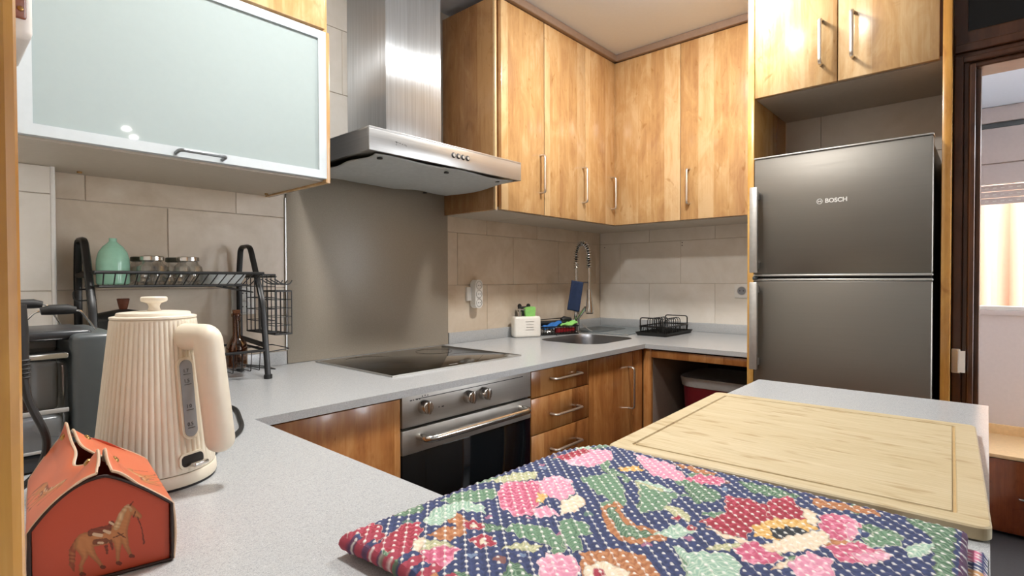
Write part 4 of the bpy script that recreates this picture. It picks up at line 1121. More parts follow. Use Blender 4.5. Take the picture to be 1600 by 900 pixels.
    d2 = (np.abs((ax / 0.0082) % 1 - 0.5) < 0.2) & (np.abs((ay / 0.0082) % 1 - 0.5) < 0.2); cb[d2] = L3('E4E3DE')
    I2 = np.arange(nx2 * ny2).reshape(ny2, nx2)
    Fb = np.stack((I2[:-1, :-1], I2[:-1, 1:], I2[1:, 1:], I2[1:, :-1]), -1).reshape(-1, 4).tolist()
    top = np.column_stack((ax, ay, az)); bot = np.column_stack((ax, ay, np.full(len(ax), 0.9008)))
    lp = np.concatenate((I2[0, :], I2[1:, -1], I2[-1, -2::-1], I2[-2:0:-1, 0])); m_ = len(top)
    Fb += [[int(lp[k]), int(lp[(k + 1) % len(lp)]), int(lp[(k + 1) % len(lp)]) + m_, int(lp[k]) + m_] for k in range(len(lp))]
    Fb += (I2[:-1, :-1].size and [[int(I2[0, 0]) + m_, int(I2[0, -1]) + m_, int(I2[-1, -1]) + m_, int(I2[-1, 0]) + m_]])
    colour_mesh('under_layer', np.concatenate((top, bot)), Fb, np.concatenate((cb, cb)), M['quilt'], q)
quilt()

# ---------------------------------------------------------------- bamboo board
mb_ = NT('bamboo'); mb_.set(Roughness=0.5)
tc = mb_.n('ShaderNodeTexCoord'); sx = mb_.n('ShaderNodeSeparateXYZ'); mb_.l(tc.outputs['Object'], sx.inputs[0])
st = mb_.n('ShaderNodeMath', operation='DIVIDE', i_1=0.021); mb_.l(sx.outputs[0], st.inputs[0])
fl = mb_.n('ShaderNodeMath', operation='FLOOR'); mb_.l(st.outputs[0], fl.inputs[0])
wn = mb_.n('ShaderNodeTexWhiteNoise', noise_dimensions='1D'); mb_.l(fl.outputs[0], wn.inputs['W'])
cv = mb_.n('ShaderNodeCombineXYZ')
p1 = mb_.n('ShaderNodeMath', operation='MULTIPLY', i_1=260.0); mb_.l(sx.outputs[0], p1.inputs[0]); mb_.l(p1.outputs[0], cv.inputs[0])
p2 = mb_.n('ShaderNodeMath', operation='MULTIPLY', i_1=9.0); mb_.l(sx.outputs[1], p2.inputs[0]); mb_.l(p2.outputs[0], cv.inputs[1])
gr = mb_.noise(cv.outputs[0], 1.0, 3, 0.6)
cv2 = mb_.n('ShaderNodeCombineXYZ')
p3 = mb_.n('ShaderNodeMath', operation='MULTIPLY', i_1=38.0); mb_.l(sx.outputs[0], p3.inputs[0]); mb_.l(p3.outputs[0], cv2.inputs[0])
p4 = mb_.n('ShaderNodeMath', operation='MULTIPLY_ADD', i_1=11.0); mb_.l(sx.outputs[1], p4.inputs[0])
w9 = mb_.n('ShaderNodeMath', operation='MULTIPLY', i_1=31.0); mb_.l(wn.outputs['Value'], w9.inputs[0]); mb_.l(w9.outputs[0], p4.inputs[2]); mb_.l(p4.outputs[0], cv2.inputs[1])
nd = mb_.noise(cv2.outputs[0], 1.0, 2, 0.5)
c1 = mb_.ramp(gr, [(0.3, lin('B5A582')), (0.7, lin('C8BA9A'))])
c2 = mb_.ramp(wn.outputs['Value'], [(0.0, (0.93, 0.91, 0.86, 1)), (1.0, (1, 1, 1, 1))])
c3 = mb_.ramp(nd, [(0.57, (1, 1, 1, 1)), (0.70, (0.74, 0.66, 0.55, 1))])
mb_.l(mb_.mix(1.0, mb_.mix(1.0, c1, c2, 'MULTIPLY'), c3, 'MULTIPLY'), mb_.b.inputs['Base Color'])
mb_.bump(gr, 0.05, 0.0003)
M['bamboo'] = mb_.m
M['groove'] = plain('cut bamboo groove', 'B89C6C', 0.6)
bd = thing('cutting_board', (1.06, 0.255, 0.901), 'large bamboo cutting board with a juice groove lying behind the quilt', 'cutting board')
BX0, BX1, BY0, BY1, BZ = 0.790, 1.340, 0.003, 0.492, 0.918
BROT = Matrix.Translation((1.064, 0.252, 0)) @ Matrix.Rotation(math.radians(2.2), 4, 'Z') @ Matrix.Translation((-1.064, -0.252, 0))
def loop(ins, z, r):
    return [tuple(BROT @ Vector(((BX0 + BX1) / 2 + x, (BY0 + BY1) / 2 + y, z))) for x, y in rrect(BX1 - BX0 - 2 * ins, BY1 - BY0 - 2 * ins, r, 5)]
rings = [loop(0.002, 0.9015, 0.012), loop(0.0, 0.9035, 0.014), loop(0.0, BZ - 0.002, 0.014), loop(0.002, BZ, 0.012), loop(0.030, BZ, 0.005), loop(0.0312, BZ - 0.003, 0.004), loop(0.0345, BZ - 0.003, 0.004), loop(0.0357, BZ, 0.003)]
n = len(rings[0]); vs = [p for r in rings for p in r]; fs = []
for i in range(len(rings) - 1):
    for k in range(n): fs.append((i * n + k, i * n + (k + 1) % n, (i + 1) * n + (k + 1) % n, (i + 1) * n + k))
fs += [tuple(range(n))[::-1], tuple((len(rings) - 1) * n + k for k in range(n))]
MB().add(vs, fs).build('board', M['bamboo'], bd, ang=25)
g = MB(); gv = []; gf = []
for r in (loop(0.0312, BZ - 0.0029, 0.004), loop(0.0345, BZ - 0.0029, 0.004)): gv += r
gf = [(k, (k + 1) % n, n + (k + 1) % n, n + k) for k in range(n)]
g.add(gv, gf).build('juice_groove', M['groove'], bd)

# ---------------------------------------------------------------- coffee machine
cm = thing('coffee_machine', (0.14, 1.22, 0.900), 'grey coffee machine with a clear water tank behind the orange box', 'coffee machine')
MB().box(0.168, 0.234, 1.10, 1.36, 0.902, 1.113, 0.010, 4).build('side_block', M['machine'], cm)
MB().box(0.00, 0.168, 1.24, 1.36, 0.902, 1.100, 0.006, 3).build('body', M['machine_light'], cm)
MB().box(0.00, 0.168, 1.105, 1.24, 0.902, 0.925, 0.004).build('drip_base', M['machine_dark'], cm)
tk = MB().box(0.02, 0.164, 1.105, 1.205, 0.926, 1.075, 0.012, 3).build('water_tank', M['clear'], cm)
MB().box(0.02, 0.164, 1.104, 1.206, 1.076, 1.086, 0.003).build('tank_rim', M['chrome'], tk)
MB().box(0.125, 0.158, 1.16, 1.20, 0.985, 1.07, 0.008, 3).build('inner_tank', M['gauge'], tk); MB().box(0.03, 0.158, 1.112, 1.198, 0.928, 0.985, 0.01, 3).build('water', M['gauge'], tk)
MB().box(0.021, 0.163, 1.1025, 1.106, 0.990, 0.997, 0.001).build('tank_band', M['binlid'], tk)
MB().box(0.021, 0.163, 1.1025, 1.106, 0.930, 0.9345, 0.001).build('tank_band', M['binlid'], tk)
MB().box(0.028, 0.155, 1.200, 1.2035, 1.000, 1.066, 0.001).build('back_label', M['machine_light'], tk)
for x0, x1 in ((0.02, 0.105), (0.115, 0.20)):
    MB().box(x0, x1, 1.13, 1.30, 1.103, 1.119, 0.007, 3).build('lid', M['machine_dark'], cm)
for y in (1.17, 1.29):
    zz = 1.150 if y < 1.2 else 1.157
    xs = (0.130, 0.192) if y < 1.2 else (0.075, 0.163)
    a, b = xs
    g = MB().tube([(a + 0.008, y, zz), (a + 0.02, y, zz + 0.002), (b - 0.02, y, zz + 0.002), (b - 0.008, y, zz)], [0.006, 0.0085, 0.0085, 0.006], 12).build('bail_grip', M['rubber'], cm)
    MB().tube(arcpath([(a - 0.022, y + 0.02, 1.118), (a + 0.002, y, zz), (b - 0.002, y, zz), (b + 0.022, y + 0.02, 1.114)], 0.006, 4), 0.0018, 6).build('bail_wire', M['chrome'], g)

# black cable by the jamb
MB_c = smoothpath([(-0.158, 0.86, 1.15), (-0.02, 0.86, 1.195), (0.062, 0.853, 1.19), (0.0805, 0.85, 1.155), (0.083, 0.85, 1.11), (0.088, 0.85, 1.06), (0.104, 0.852, 1.008), (0.097, 0.865, 0.968), (0.078, 0.89, 0.940), (0.055, 0.94, 0.910), (0.0, 1.02, 0.9055), (-0.08, 1.10, 0.9055)])
tg = thing('power_cable', (0.083, 0.85, 0.903), 'black power cable hanging beside the wooden jamb', 'cable')
MB().tube(MB_c, 0.0042, 8).build('cord', M['rubber'], tg)
sr_ = MB().tube([(0.0795, 0.85, 1.172), (0.0812, 0.85, 1.14), (0.083, 0.85, 1.108)], [0.0085, 0.0085, 0.0065], 12)
for k in range(5): sr_.lathe([(0.0062, 0), (0.0078, 0.0015), (0.0062, 0.003)], (0.0835, 0.85, 1.085 + 0.005 * k), 12)
sr_.build('strain_relief', M['rubber'], tg)

# small wall box in the upper corner behind the jamb
wb = thing('wall_box', (-0.03, 0.86, 1.468), 'small white wall box with a brown front high behind the wooden jamb', 'box')
MB().box(-0.158, 0.0925, 0.80, 0.93, 1.470, 1.80, 0.008, 3).build('housing', M['white'], wb)
pn = MB().box(-0.15, 0.0868, 0.796, 0.802, 1.490, 1.78, 0.002).build('front_panel', M['mahogany'], wb)
for z in (1.50, 1.55): MB().lathe([(0.001, 0.002), (0.0025, 0.0015), (0.003, 0.0), (0.001, 0.0)], (0, 0, 0), 12, M=frame((0.0815, 0.796, z), (1, 0, 0), (0, 0, 1))).build('screw', M['brass'], pn)

# ---------------------------------------------------------------- dish rack on the hob side
rk = thing('dish_rack', (0.51, 1.75, 0.900), 'black two-tier metal dish rack on the worktop under the glass cabinet', 'dish rack')
def side(x):
    p = arcpath([(x, 1.85, 0.904), (x, 1.85, 1.22), (x, 1.835, 1.310), (x, 1.762, 1.310), (x, 1.672, 1.130), (x, 1.640, 0.904)], 0.022, 5)
    f = MB().tube(p, 0.0095, 8, flat=0.7).build('side_frame', M['black'], rk)
    MB().tube([(x, 1.85, 1.012), (x, 1.654, 1.000)], 0.008, 8).build('crossbar', M['black'], f); MB().tube([(x, 1.85, 1.215), (x, 1.712, 1.215)], 0.007, 8).build('crossbar', M['black'], f)
    for y, z in ((1.85, 0.9005), (1.640, 0.9005)): MB().lathe([(0.001, 0), (0.012, 0), (0.012, 0.012), (0.001, 0.012)], (x, y, z), 14).build('rubber_foot', M['rubber'], f)
side(0.296); side(0.716)
up = MB()
zt, zb, yf, yb, xa, xb_ = 1.222, 1.186, 1.663, 1.845, 0.300, 0.715
up.tube([(xa, yf, zt), (xb_, yf, zt), (xb_, yb, zt), (xa, yb, zt)], 0.0042, 8, closed=True)
up.tube([(xa + 0.01, yf + 0.006, zb), (xb_ - 0.045, yf + 0.006, zb), (xb_ - 0.045, yb - 0.006, zb), (xa + 0.01, yb - 0.006, zb)], 0.0032, 8, closed=True)
tray = up.build('upper_tray', M['black'], rk)
for i in range(17):
    x = xa + 0.018 + i * 0.0245; x2 = xa + 0.016 + i * 0.0225
    MB().tube(arcpath([(x, yf, zt), (x2, yf + 0.005, zb), (x2, yb - 0.005, zb), (x, yb, zt)], 0.004, 2), 0.0016, 6).build('wire', M['black'], tray)
lw = MB()
lw.tube([(0.30, 1.650, 0.986), (0.716, 1.650, 0.986), (0.716, 1.845, 0.99), (0.30, 1.845, 0.99)], 0.0042, 8, closed=True)
lt = lw.build('lower_tray', M['black'], rk)
for i in range(16):
    x = 0.315 + i * 0.0255
    MB().tube(arcpath([(x, 1.650, 0.986), (x, 1.657, 0.926), (x, 1.838, 0.926), (x, 1.845, 0.99)], 0.004, 2), 0.0014, 6).build('wire', M['black'], lt)
for z, x0, y0 in ((1.168, 0.60, 1.70), (0.928, 0.66, 1.69)):
    MB().tube(arcpath([(x0, y0 - 0.03, z + 0.015), (x0 + 0.085, y0 - 0.045, z - 0.004), (x0 + 0.075, y0 + 0.02, z), (x0, y0 + 0.02, z + 0.015)], 0.012, 4), 0.0018, 6).build('hook_wire', M['black'], rk)
MB().tube(arcpath([(0.31, 1.72, 1.18), (0.262, 1.70, 1.178), (0.262, 1.69, 1.150), (0.31, 1.71, 1.152)], 0.012, 4), 0.0018, 6).build('hook_wire', M['black'], rk)
def basket(x0, x1, y0, y1, z0, z1):
    fr_ = MB()
    for z in (z0, z1): fr_.tube([(x0, y0, z), (x1, y0, z), (x1, y1, z), (x0, y1, z)], 0.0024, 6, closed=True)
    for x, y in ((x0, y0), (x1, y0), (x1, y1), (x0, y1)): fr_.tube([(x, y, z0), (x, y, z1)], 0.0018, 6)
    b = fr_.build('basket', M['black'], rk)
    w = MB(); nz = 5
    for k in range(1, nz): z = z0 + (z1 - z0) * k / nz; w.tube([(x0, y0, z), (x1, y0, z), (x1, y1, z), (x0, y1, z)], 0.0012, 5, closed=True)
    for k in range(5):
        y = y0 + (y1 - y0) * k / 4
        w.tube(arcpath([(x0, y, z1), (x0, y, z0), (x1, y, z0), (x1, y, z1)], 0.003, 2), 0.0013, 5)
    for k in range(1, 3):
        x = x0 + (x1 - x0) * k / 3
        w.tube(arcpath([(x, y0, z1), (x, y0, z0), (x, y1, z0), (x, y1, z1)], 0.003, 2), 0.0013, 5)
    o = w.build('wire_grid', M['black'], b); o['kind'] = 'stuff'
basket(0.728, 0.768, 1.70, 1.82, 1.035, 1.218)
basket(0.772, 0.826, 1.71, 1.82, 1.025, 1.165)
hk = MB()
for k in range(4):
    y = 1.71 + 0.034 * k
    hk.tube(smoothpath([(0.770, y, 1.205), (0.795, y, 1.190), (0.818, y, 1.188), (0.828, y, 1.200)], 4), 0.002, 6)
hk.tube([(0.770, 1.70, 1.212), (0.770, 1.82, 1.212)], 0.003, 6)
hk.build('hook_rail', M['black'], rk)
MB().tube(arcpath([(0.718, 1.66, 0.978), (0.80, 1.67, 0.982), (0.80, 1.80, 0.984), (0.718, 1.80, 0.98)], 0.01, 3), 0.0016, 6).build('hook_wire', M['black'], rk)

# things on the rack
TZ0 = zb + 0.0045
v = thing('vase', (0.356, 1.755, TZ0), 'mint green dome-shaped bottle standing on the upper rack shelf', 'bottle')
MB().lathe([(0.001, 0), (0.034, 0), (0.037, 0.004), (0.0375, 0.05), (0.0365, 0.068), (0.032, 0.086), (0.023, 0.101), (0.0125, 0.111), (0.0085, 0.116), (0.0085, 0.124), (0.0065, 0.124), (0.001, 0.122)], (0.356, 1.755, TZ0), 40).build('body', M['mint'], v)
def jar(x, y, lidmat, label, h=0.068, r=0.038):
    j = thing('storage_jar', (x, y, TZ0), label, 'jar')
    MB().lathe([(0.001, 0.001), (0.026, 0.0), (r * .9, 0.006), (r, 0.020), (r, 0.036), (r * .92, 0.050), (0.026, 0.058), (0.024, 0.064), (0.0235, 0.064), (0.0255, 0.0575), (r * .88, 0.049), (r * .955, 0.036), (r * .955, 0.020), (r * .86, 0.008), (0.001, 0.004)], (x, y, TZ0), 36).build('glass_body', M['clearglass'], j)
    l = MB().lathe([(0.001, 0.0645), (0.0265, 0.0645), (0.0285, 0.066), (0.0285, 0.076), (0.0268, 0.0778), (0.001, 0.0778)], (x, y, TZ0), 36).build('lid', M[lidmat], j)
jar(0.437, 1.722, 'chrome', 'clear glass jar with a shiny metal lid next to the mint bottle')
jar(0.526, 1.722, 'chrome', 'clear glass jar with a shiny metal lid next to the white dish')
M['darklid'] = plain('dark green jar lid', '3F4338', 0.4)
jar(0.434, 1.803, 'darklid', 'glass jar with a dark lid behind the shiny-lidded jar by the mint bottle')
jar(0.520, 1.803, 'darklid', 'glass jar with a dark lid behind the shiny-lidded jar by the white dish')
ds = thing('dish', (0.625, 1.755, TZ0), 'shallow white dish at the end of the upper rack shelf', 'dish')
MB().add(*(lambda m: (m.v, m.f))(rloft([(0.622, 1.755, 0.085, 0.135, 0.02, TZ0), (0.622, 1.755, 0.110, 0.160, 0.025, TZ0 + 0.028), (0.622, 1.755, 0.104, 0.154, 0.022, TZ0 + 0.028), (0.622, 1.755, 0.080, 0.130, 0.018, TZ0 + 0.004)]))).build('bowl', M['dish'], ds)
bt = thing('glass_bottle', (0.666, 1.745, 0.9285), 'amber glass bottle with a cork on the lower rack shelf', 'bottle')
MB().lathe([(0.001, 0), (0.027, 0), (0.030, 0.004), (0.030, 0.062), (0.027, 0.078), (0.016, 0.092), (0.0125, 0.102), (0.0120, 0.158), (0.0145, 0.160), (0.0145, 0.168), (0.012, 0.170), (0.0100, 0.168), (0.0098, 0.104), (0.025, 0.076), (0.0275, 0.062), (0.0275, 0.006), (0.001, 0.005)], (0.666, 1.745, 0.9285), 32).build('glass_body', M['brownglass'], bt)
MB().lathe([(0.001, 0.150), (0.009, 0.150), (0.0105, 0.172), (0.0115, 0.180), (0.001, 0.180)], (0.666, 1.745, 0.9285), 20).build('cork', M['cork'], bt)
pt = thing('cooking_pot', (0.375, 1.745, 0.9285), 'black pot with a brown wooden lid knob on the lower rack shelf', 'pot')
MB().lathe([(0.001, 0), (0.060, 0), (0.068, 0.008), (0.072, 0.165), (0.074, 0.168), (0.001, 0.168)], (0.375, 1.745, 0.9285), 40).build('body', M['black'], pt)
MB().lathe([(0.075, 0.168), (0.074, 0.173), (0.055, 0.186), (0.012, 0.195), (0.001, 0.195)], (0.375, 1.745, 0.9285), 40).build('lid', M['black'], pt)
MB().lathe([(0.008, 0.194), (0.0095, 0.198), (0.0145, 0.222), (0.0135, 0.224), (0.001, 0.224)], (0.375, 1.745, 0.9285), 24).build('lid_knob', M['knobwood'], pt)

# ---------------------------------------------------------------- sockets
so = thing('wall_socket', (0.738, 1.872, 1.15), 'grey-white double socket plate on the tiles behind the dish rack', 'socket')
MB().box(0.700, 0.778, 1.868, 1.8795, 1.085, 1.185, 0.003).build('plate', M['white'], so)
for z in (1.157, 1.112):
    f = MB().lathe([(0.001, 0.0015), (0.019, 0.0015), (0.021, 0.0), (0.001, 0.0)], (0, 0, 0), 24, M=frame((0.739, 1.868, z), (1, 0, 0), (0, 0, 1))).build('insert', M['fridge_trim'], so)
    MB().box(0.732, 0.735, 1.866, 1.8668, z - 0.002, z + 0.002).box(0.743, 0.746, 1.866, 1.8668, z - 0.002, z + 0.002).build('pin_hole', M['ink'], f)
so = thing('wall_socket', (2.96, 0.985, 1.135), 'single white wall socket on the right tiles beside the fridge panel', 'socket')
MB().box(2.957, 2.9695, 0.945, 1.022, 1.098, 1.174, 0.003).build('plate', M['white'], so)
Mr = frame((2.957, 0.9835, 1.136), (0, -1, 0), (0, 0, 1))
f = MB().lathe([(0.024, 0.0015), (0.0225, 0.0015), (0.0215, -0.004), (0.001, -0.004)], (0, 0, 0), 28, M=Mr, close=False).lathe([(0.024, 0.0), (0.024, 0.002), (0.021, 0.002), (0.021, 0.0)], (0, 0, 0), 28, M=Mr, close=False).build('insert', M['fridge_trim'], so)
MB().lathe([(0.001, 0.0008), (0.021, 0.0008), (0.021, 0.0), (0.001, 0.0)], (0, 0, 0), 28, M=Mr).build('well', M['gauge'], so)
for y in (-0.0095, 0.0095): MB().lathe([(0.001, 0.0016), (0.0032, 0.0016), (0.0032, 0.0), (0.001, 0.0)], (y, 0, 0), 12, M=Mr).build('pin_hole', M['ink'], so)
ps = thing('socket_block', (1.815, 1.86, 1.065), 'white three-way socket block plugged into the tiled wall right of the splash', 'socket block')
Mp = frame((1.822, 1.879, 1.131), (1, 0, 0), (0, 0, 1))
MB().prism(rrect(0.050, 0.138, 0.024, 8), Mp, 0.004, 0.040).build('housing', M['white'], ps)
for z in (-0.042, 0.0, 0.042):
    f = MB().lathe([(0.020, 0.0405), (0.020, 0.0422), (0.0175, 0.0422), (0.0165, 0.0405)], (0, z, 0), 24, M=Mp, close=False).build('insert', M['fridge_trim'], ps)
    MB().lathe([(0.001, 0.0405), (0.0025, 0.0412), (0.001, 0.0412)], (-0.006, z, 0), 10, M=Mp).lathe([(0.001, 0.0405), (0.0025, 0.0412), (0.001, 0.0412)], (0.006, z, 0), 10, M=Mp).build('pin_hole', M['ink'], f)
MB().box(1.770, 1.800, 1.866, 1.8795, 1.098, 1.165, 0.003).build('wall_plate', M['white'], ps)
sw = thing('light_switch', (2.15, 0.066, 0.92), 'white switch on the dark door frame right of the fridge', 'switch')
MB().box(2.150, 2.166, 0.060, 0.0815, 0.905, 0.980, 0.003).build('plate', M['white'], sw)
MB().prism([(0.003, 0.91), (0.018, 0.91), (0.013, 0.975), (0.003, 0.975)], Matrix(((-1, 0, 0, 2.153), (0, 0, 1, 0), (0, 1, 0, 0), (0, 0, 0, 1))), 0.048, 0.066).build('rocker', M['white'], sw)

# ---------------------------------------------------------------- sink corner
sd = thing('soap_dispenser', (2.14, 1.80, 0.900), 'white ceramic soap dispenser block with embossed lines left of the sink', 'soap dispenser')
Msd = frame((2.112, 1.772, 0.9585), (0.88, -0.475, 0), (0, 0, 1))
MB().box(-0.074, 0.074, -0.058, 0.050, -0.062, 0.0, 0.012, 4, M=Msd).build('block', M['ceramic'], sd)
for yy, w in ((0.022, 0.022), (0.007, 0.018), (-0.007, 0.018), (-0.020, 0.022)): MB().box(0.008 - w, 0.012 + w, yy, yy + 0.003, 0.0, 0.0012, 0.0005, M=Msd).build('embossed_line', M['fridge_trim'], sd)
pc = Msd @ Vector((-0.035, 0.048, -0.028))
pm = MB().lathe([(0.001, 0), (0.011, 0), (0.011, 0.026), (0.006, 0.028), (0.006, 0.034), (0.010, 0.034), (0.010, 0.042), (0.001, 0.042)], tuple(pc), 20)
pm.tube([pc + Vector((0, 0, 0.038)), pc + Vector((0.01, -0.03, 0.038))], 0.0035, 8)
pm.build('pump', M['chrome'], sd)
sgp = thing('sponge', (2.155, 1.76, 0.994), 'lime green sponge standing on the white soap dispenser', 'sponge')
Msg = frame(tuple(Msd @ Vector((0.018, 0.0485, -0.028))), (0.88, -0.475, 0), (0, 0, 1))
MB().prism([(-0.021, 0.0), (0.023, 0.0), (0.026, 0.030), (0.025, 0.045), (0.010, 0.0465), (-0.012, 0.044), (-0.028, 0.038), (-0.026, 0.026)], Msg @ Matrix.Scale(1.12, 4), -0.006, 0.014).build('foam', M['green'], sgp)
ch = thing('brush_holder', (2.17, 1.82, 0.900), 'black holder with two rounded ears behind the green sponge', 'holder')
Mch = frame(tuple(Msd @ Vector((0.006, 0.0, -0.075))), (0.88, -0.475, 0), (0, 0, 1))
MB().box(-0.034, 0.034, -0.057, 0.100, -0.010, 0.006, 0.006, 3, M=Mch).build('body', M['rubber'], ch)
for x in (-0.024, 0.026): MB().lathe([(0.001, 0.007), (0.009, 0.006), (0.012, 0.0), (0.009, -0.006), (0.001, -0.007)], (x, 0.102, -0.002), 16, M=Mch).build('ear', M['rubber'], ch)

cb = thing('sink_caddy', (2.33, 1.765, 0.900), 'black wire sink caddy holding cloths between dispenser and tap', 'caddy')
cx, cy = 2.345, 1.765
Mc = Matrix.Translation((cx, cy, 0.9)) @ Matrix.Rotation(math.radians(-22), 4, 'Z')
def cpt(x, y, z): return tuple(Mc @ Vector((x, y, z)))
w = MB()
for z in (0.004, 0.045): w.tube([cpt(-0.115, -0.045, z), cpt(0.115, -0.045, z), cpt(0.115, 0.045, z), cpt(-0.115, 0.045, z)], 0.0028, 6, closed=True)
w.build('wire_frame', M['black'], cb)
for k in range(13):
    x = -0.108 + 0.018 * k
    MB().tube(arcpath([cpt(x, -0.045, 0.045), cpt(x, -0.045, 0.004), cpt(x, 0.045, 0.004), cpt(x, 0.045, 0.045)], 0.004, 2), 0.0013, 5).build('wire', M['black'], cb)
MB().tube(arcpath([cpt(-0.11, 0.03, 0.045), cpt(-0.11, 0.03, 0.078), cpt(0.08, 0.03, 0.086), cpt(0.105, 0.03, 0.05)], 0.012, 4), 0.0028, 6).build('top_rail', M['black'], cb)
MB().tube(arcpath([cpt(-0.06, -0.10, 0.006), cpt(-0.02, -0.062, 0.012), cpt(0.10, -0.055, 0.02)], 0.01, 3), 0.0022, 6).build('tap_loop', M['black'], cb)
rl = MB().tube([cpt(-0.10, 0.018, 0.062), cpt(0.07, 0.018, 0.062)], 0.013, 14)
tag(rl.build('scrub_brush', M['rubber']), 'dark rounded brush handle lying across the sink caddy', 'brush')
MB_ = MB().tube([cpt(0.045, 0.02, 0.075), cpt(0.06, 0.02, 0.079), cpt(0.10, 0.02, 0.072), cpt(0.11, 0.02, 0.062)], [0.012, 0.017, 0.016, 0.008], 14)
tag(MB_.build('dish_brush', M['rubber']), 'black oval brush head at the tap end of the sink caddy', 'brush')
def cloth(name, mat, pts, label, th=0.008):
    """crumpled folded cloth: a lofted strip with folds"""
    nu, nv = 26, 10; vs = []; fs = []
    (x0, y0, z0), (x1, y1, z1), wid = pts
    for i in range(nu):
        for j in range(nv):
            u, v = i / (nu - 1), j / (nv - 1)
            x = x0 + (x1 - x0) * u + 0.004 * math.sin(9 * v + 5 * u); y = y0 + (y1 - y0) * u + wid * (v - 0.5)
            z = z0 + (z1 - z0) * u + 0.006 * math.sin(8 * u + 3 * v) + 0.005 * math.sin(13 * v + 2) - 0.014 * abs(v - 0.5)
            vs.append(cpt(x, y, z))
    fs = [(i * nv + j, i * nv + j + 1, (i + 1) * nv + j + 1, (i + 1) * nv + j) for i in range(nu - 1) for j in range(nv - 1)]
    o = MB().add(vs, fs).build(name, M[mat], ang=80)
    md = o.modifiers.new('thickness', 'SOLIDIFY'); md.thickness = th
    return tag(o, label, 'cloth')
cloth('dish_cloth', 'blue', ((-0.095, -0.02, 0.034), (0.01, -0.02, 0.062), 0.05), 'bright blue cloth crumpled in the sink caddy')
cloth('dish_cloth', 'green', ((0.0, -0.012, 0.056), (0.115, -0.01, 0.066), 0.055), 'lime green cloth lying over the sink caddy beside the tap')
tag(MB().box(-0.02, 0.10, -0.036, -0.006, 0.008, 0.036, 0.008, 3, M=Mc).build('scourer', M['red']), 'dark red scourer in the bottom of the sink caddy', 'scourer')
sc_ = MB(); random.seed(2)
for k in range(16):
    c = Vector((-0.10 + random.random() * 0.07, -0.04 + random.random() * 0.04, 0.016 + random.random() * 0.018)); p = []
    for q in range(14): p.append(cpt(c.x + 0.012 * math.cos(q * .9 + k), c.y + 0.010 * math.sin(q * 1.1 + k), c.z + 0.008 * math.sin(q * 1.7 + 2 * k)))
    sc_.tube(p, 0.0013, 5)
tag(sc_.build('steel_wool', M['chrome']), 'curly steel wool pad in the sink caddy under the blue cloth', 'scourer')

# faucet
FX, FY = 2.492, 1.735
ft = thing('faucet', (FX, FY, 0.900), 'tall chrome spring tap arching over the sink', 'tap')
MB().lathe([(0.001, 0), (0.026, 0), (0.026, 0.006), (0.020, 0.010), (0.019, 0.085), (0.021, 0.095), (0.021, 0.118), (0.012, 0.130), (0.001, 0.130)], (FX, FY, 0.9), 28).build('base', M['chrome'], ft)
fd = Vector((-0.30, -0.954, 0))
def fp(r, z): return Vector((FX, FY, 0.9)) + fd * r + Vector((0, 0, z))
MB().tube([fp(0, 0.12), fp(0, 0.40)], 0.0085, 14).build('riser', M['chrome'], ft)
arc = [fp(0, 0.36), fp(0, 0.42)] + [fp(0.055 - 0.055 * math.cos(a), 0.43 + 0.072 * math.sin(a)) for a in np.linspace(0.15, PI - 0.1, 14)] + [fp(0.112, 0.40), fp(0.114, 0.36)]
MB().tube(arc, 0.0062, 10).build('hose', M['rubber'], ft)
L_ = [0.0]
for i in range(1, len(arc)): L_.append(L_[-1] + (arc[i] - arc[i - 1]).length)
sp_ = []; turns = 26; N_ = turns * 10
for i in range(N_ + 1):
    t = L_[-1] * i / N_
    k = max(j for j in range(len(L_) - 1) if L_[j] <= t + 1e-9); q = (t - L_[k]) / (L_[k + 1] - L_[k])
    c = arc[k].lerp(arc[k + 1], q); tn = (arc[min(k + 2, len(arc) - 1)] - arc[max(k - 1, 0)]).normalized()
    sdv = Vector((0, 0, 1)).cross(fd).normalized(); nv_ = tn.cross(sdv)
    a = 2 * PI * turns * i / N_
    sp_.append(c + sdv * math.cos(a) * 0.0125 + nv_ * math.sin(a) * 0.0125)
MB().tube(sp_, 0.0026, 6).build('spring', M['chrome'], ft)
MB().tube([fp(0.114, 0.365), fp(0.116, 0.23)], 0.0075, 12).build('spray_hose', M['chrome'], ft)
M_ = MB().tube([fp(0.116, 0.245), fp(0.116, 0.235), fp(0.117, 0.20), fp(0.118, 0.155), fp(0.118, 0.135), fp(0.118, 0.118)], [0.011, 0.0125, 0.0145, 0.019, 0.024, 0.0235], 20).build('spray_head', M['chrome'], ft)
MB().tube([fp(0.118, 0.1178), fp(0.118, 0.112)], 0.019, 20).build('nozzle', M['rubber'], M_)
MB().tube([fp(0.0, 0.285), fp(0.112, 0.285)], 0.005, 8).build('support_arm', M['chrome'], ft)
MB().tube([fp(0.0, 0.07), fp(0.045, 0.11), fp(0.085, 0.145)], [0.010, 0.010, 0.009], 12).build('outlet', M['chrome'], ft)
MB().tube([Vector((FX, FY, 0.96)) + Vector((-0.018, 0.01, 0)), Vector((FX, FY, 0.965)) + Vector((-0.05, 0.02, 0.004))], 0.017, 16).build('lever_hub', M['chrome'], ft)
MB().tube(smoothpath([(FX + 0.03, FY - 0.02, 0.945), (FX + 0.05, FY - 0.08, 0.905), (FX + 0.06, FY - 0.20, 0.9035), (FX + 0.02, FY - 0.32, 0.9035)], 6), 0.0028, 6).build('cord', M['fridge_trim'], ft)
nb = MB(); vs = []; nu = 8; nvv = 20
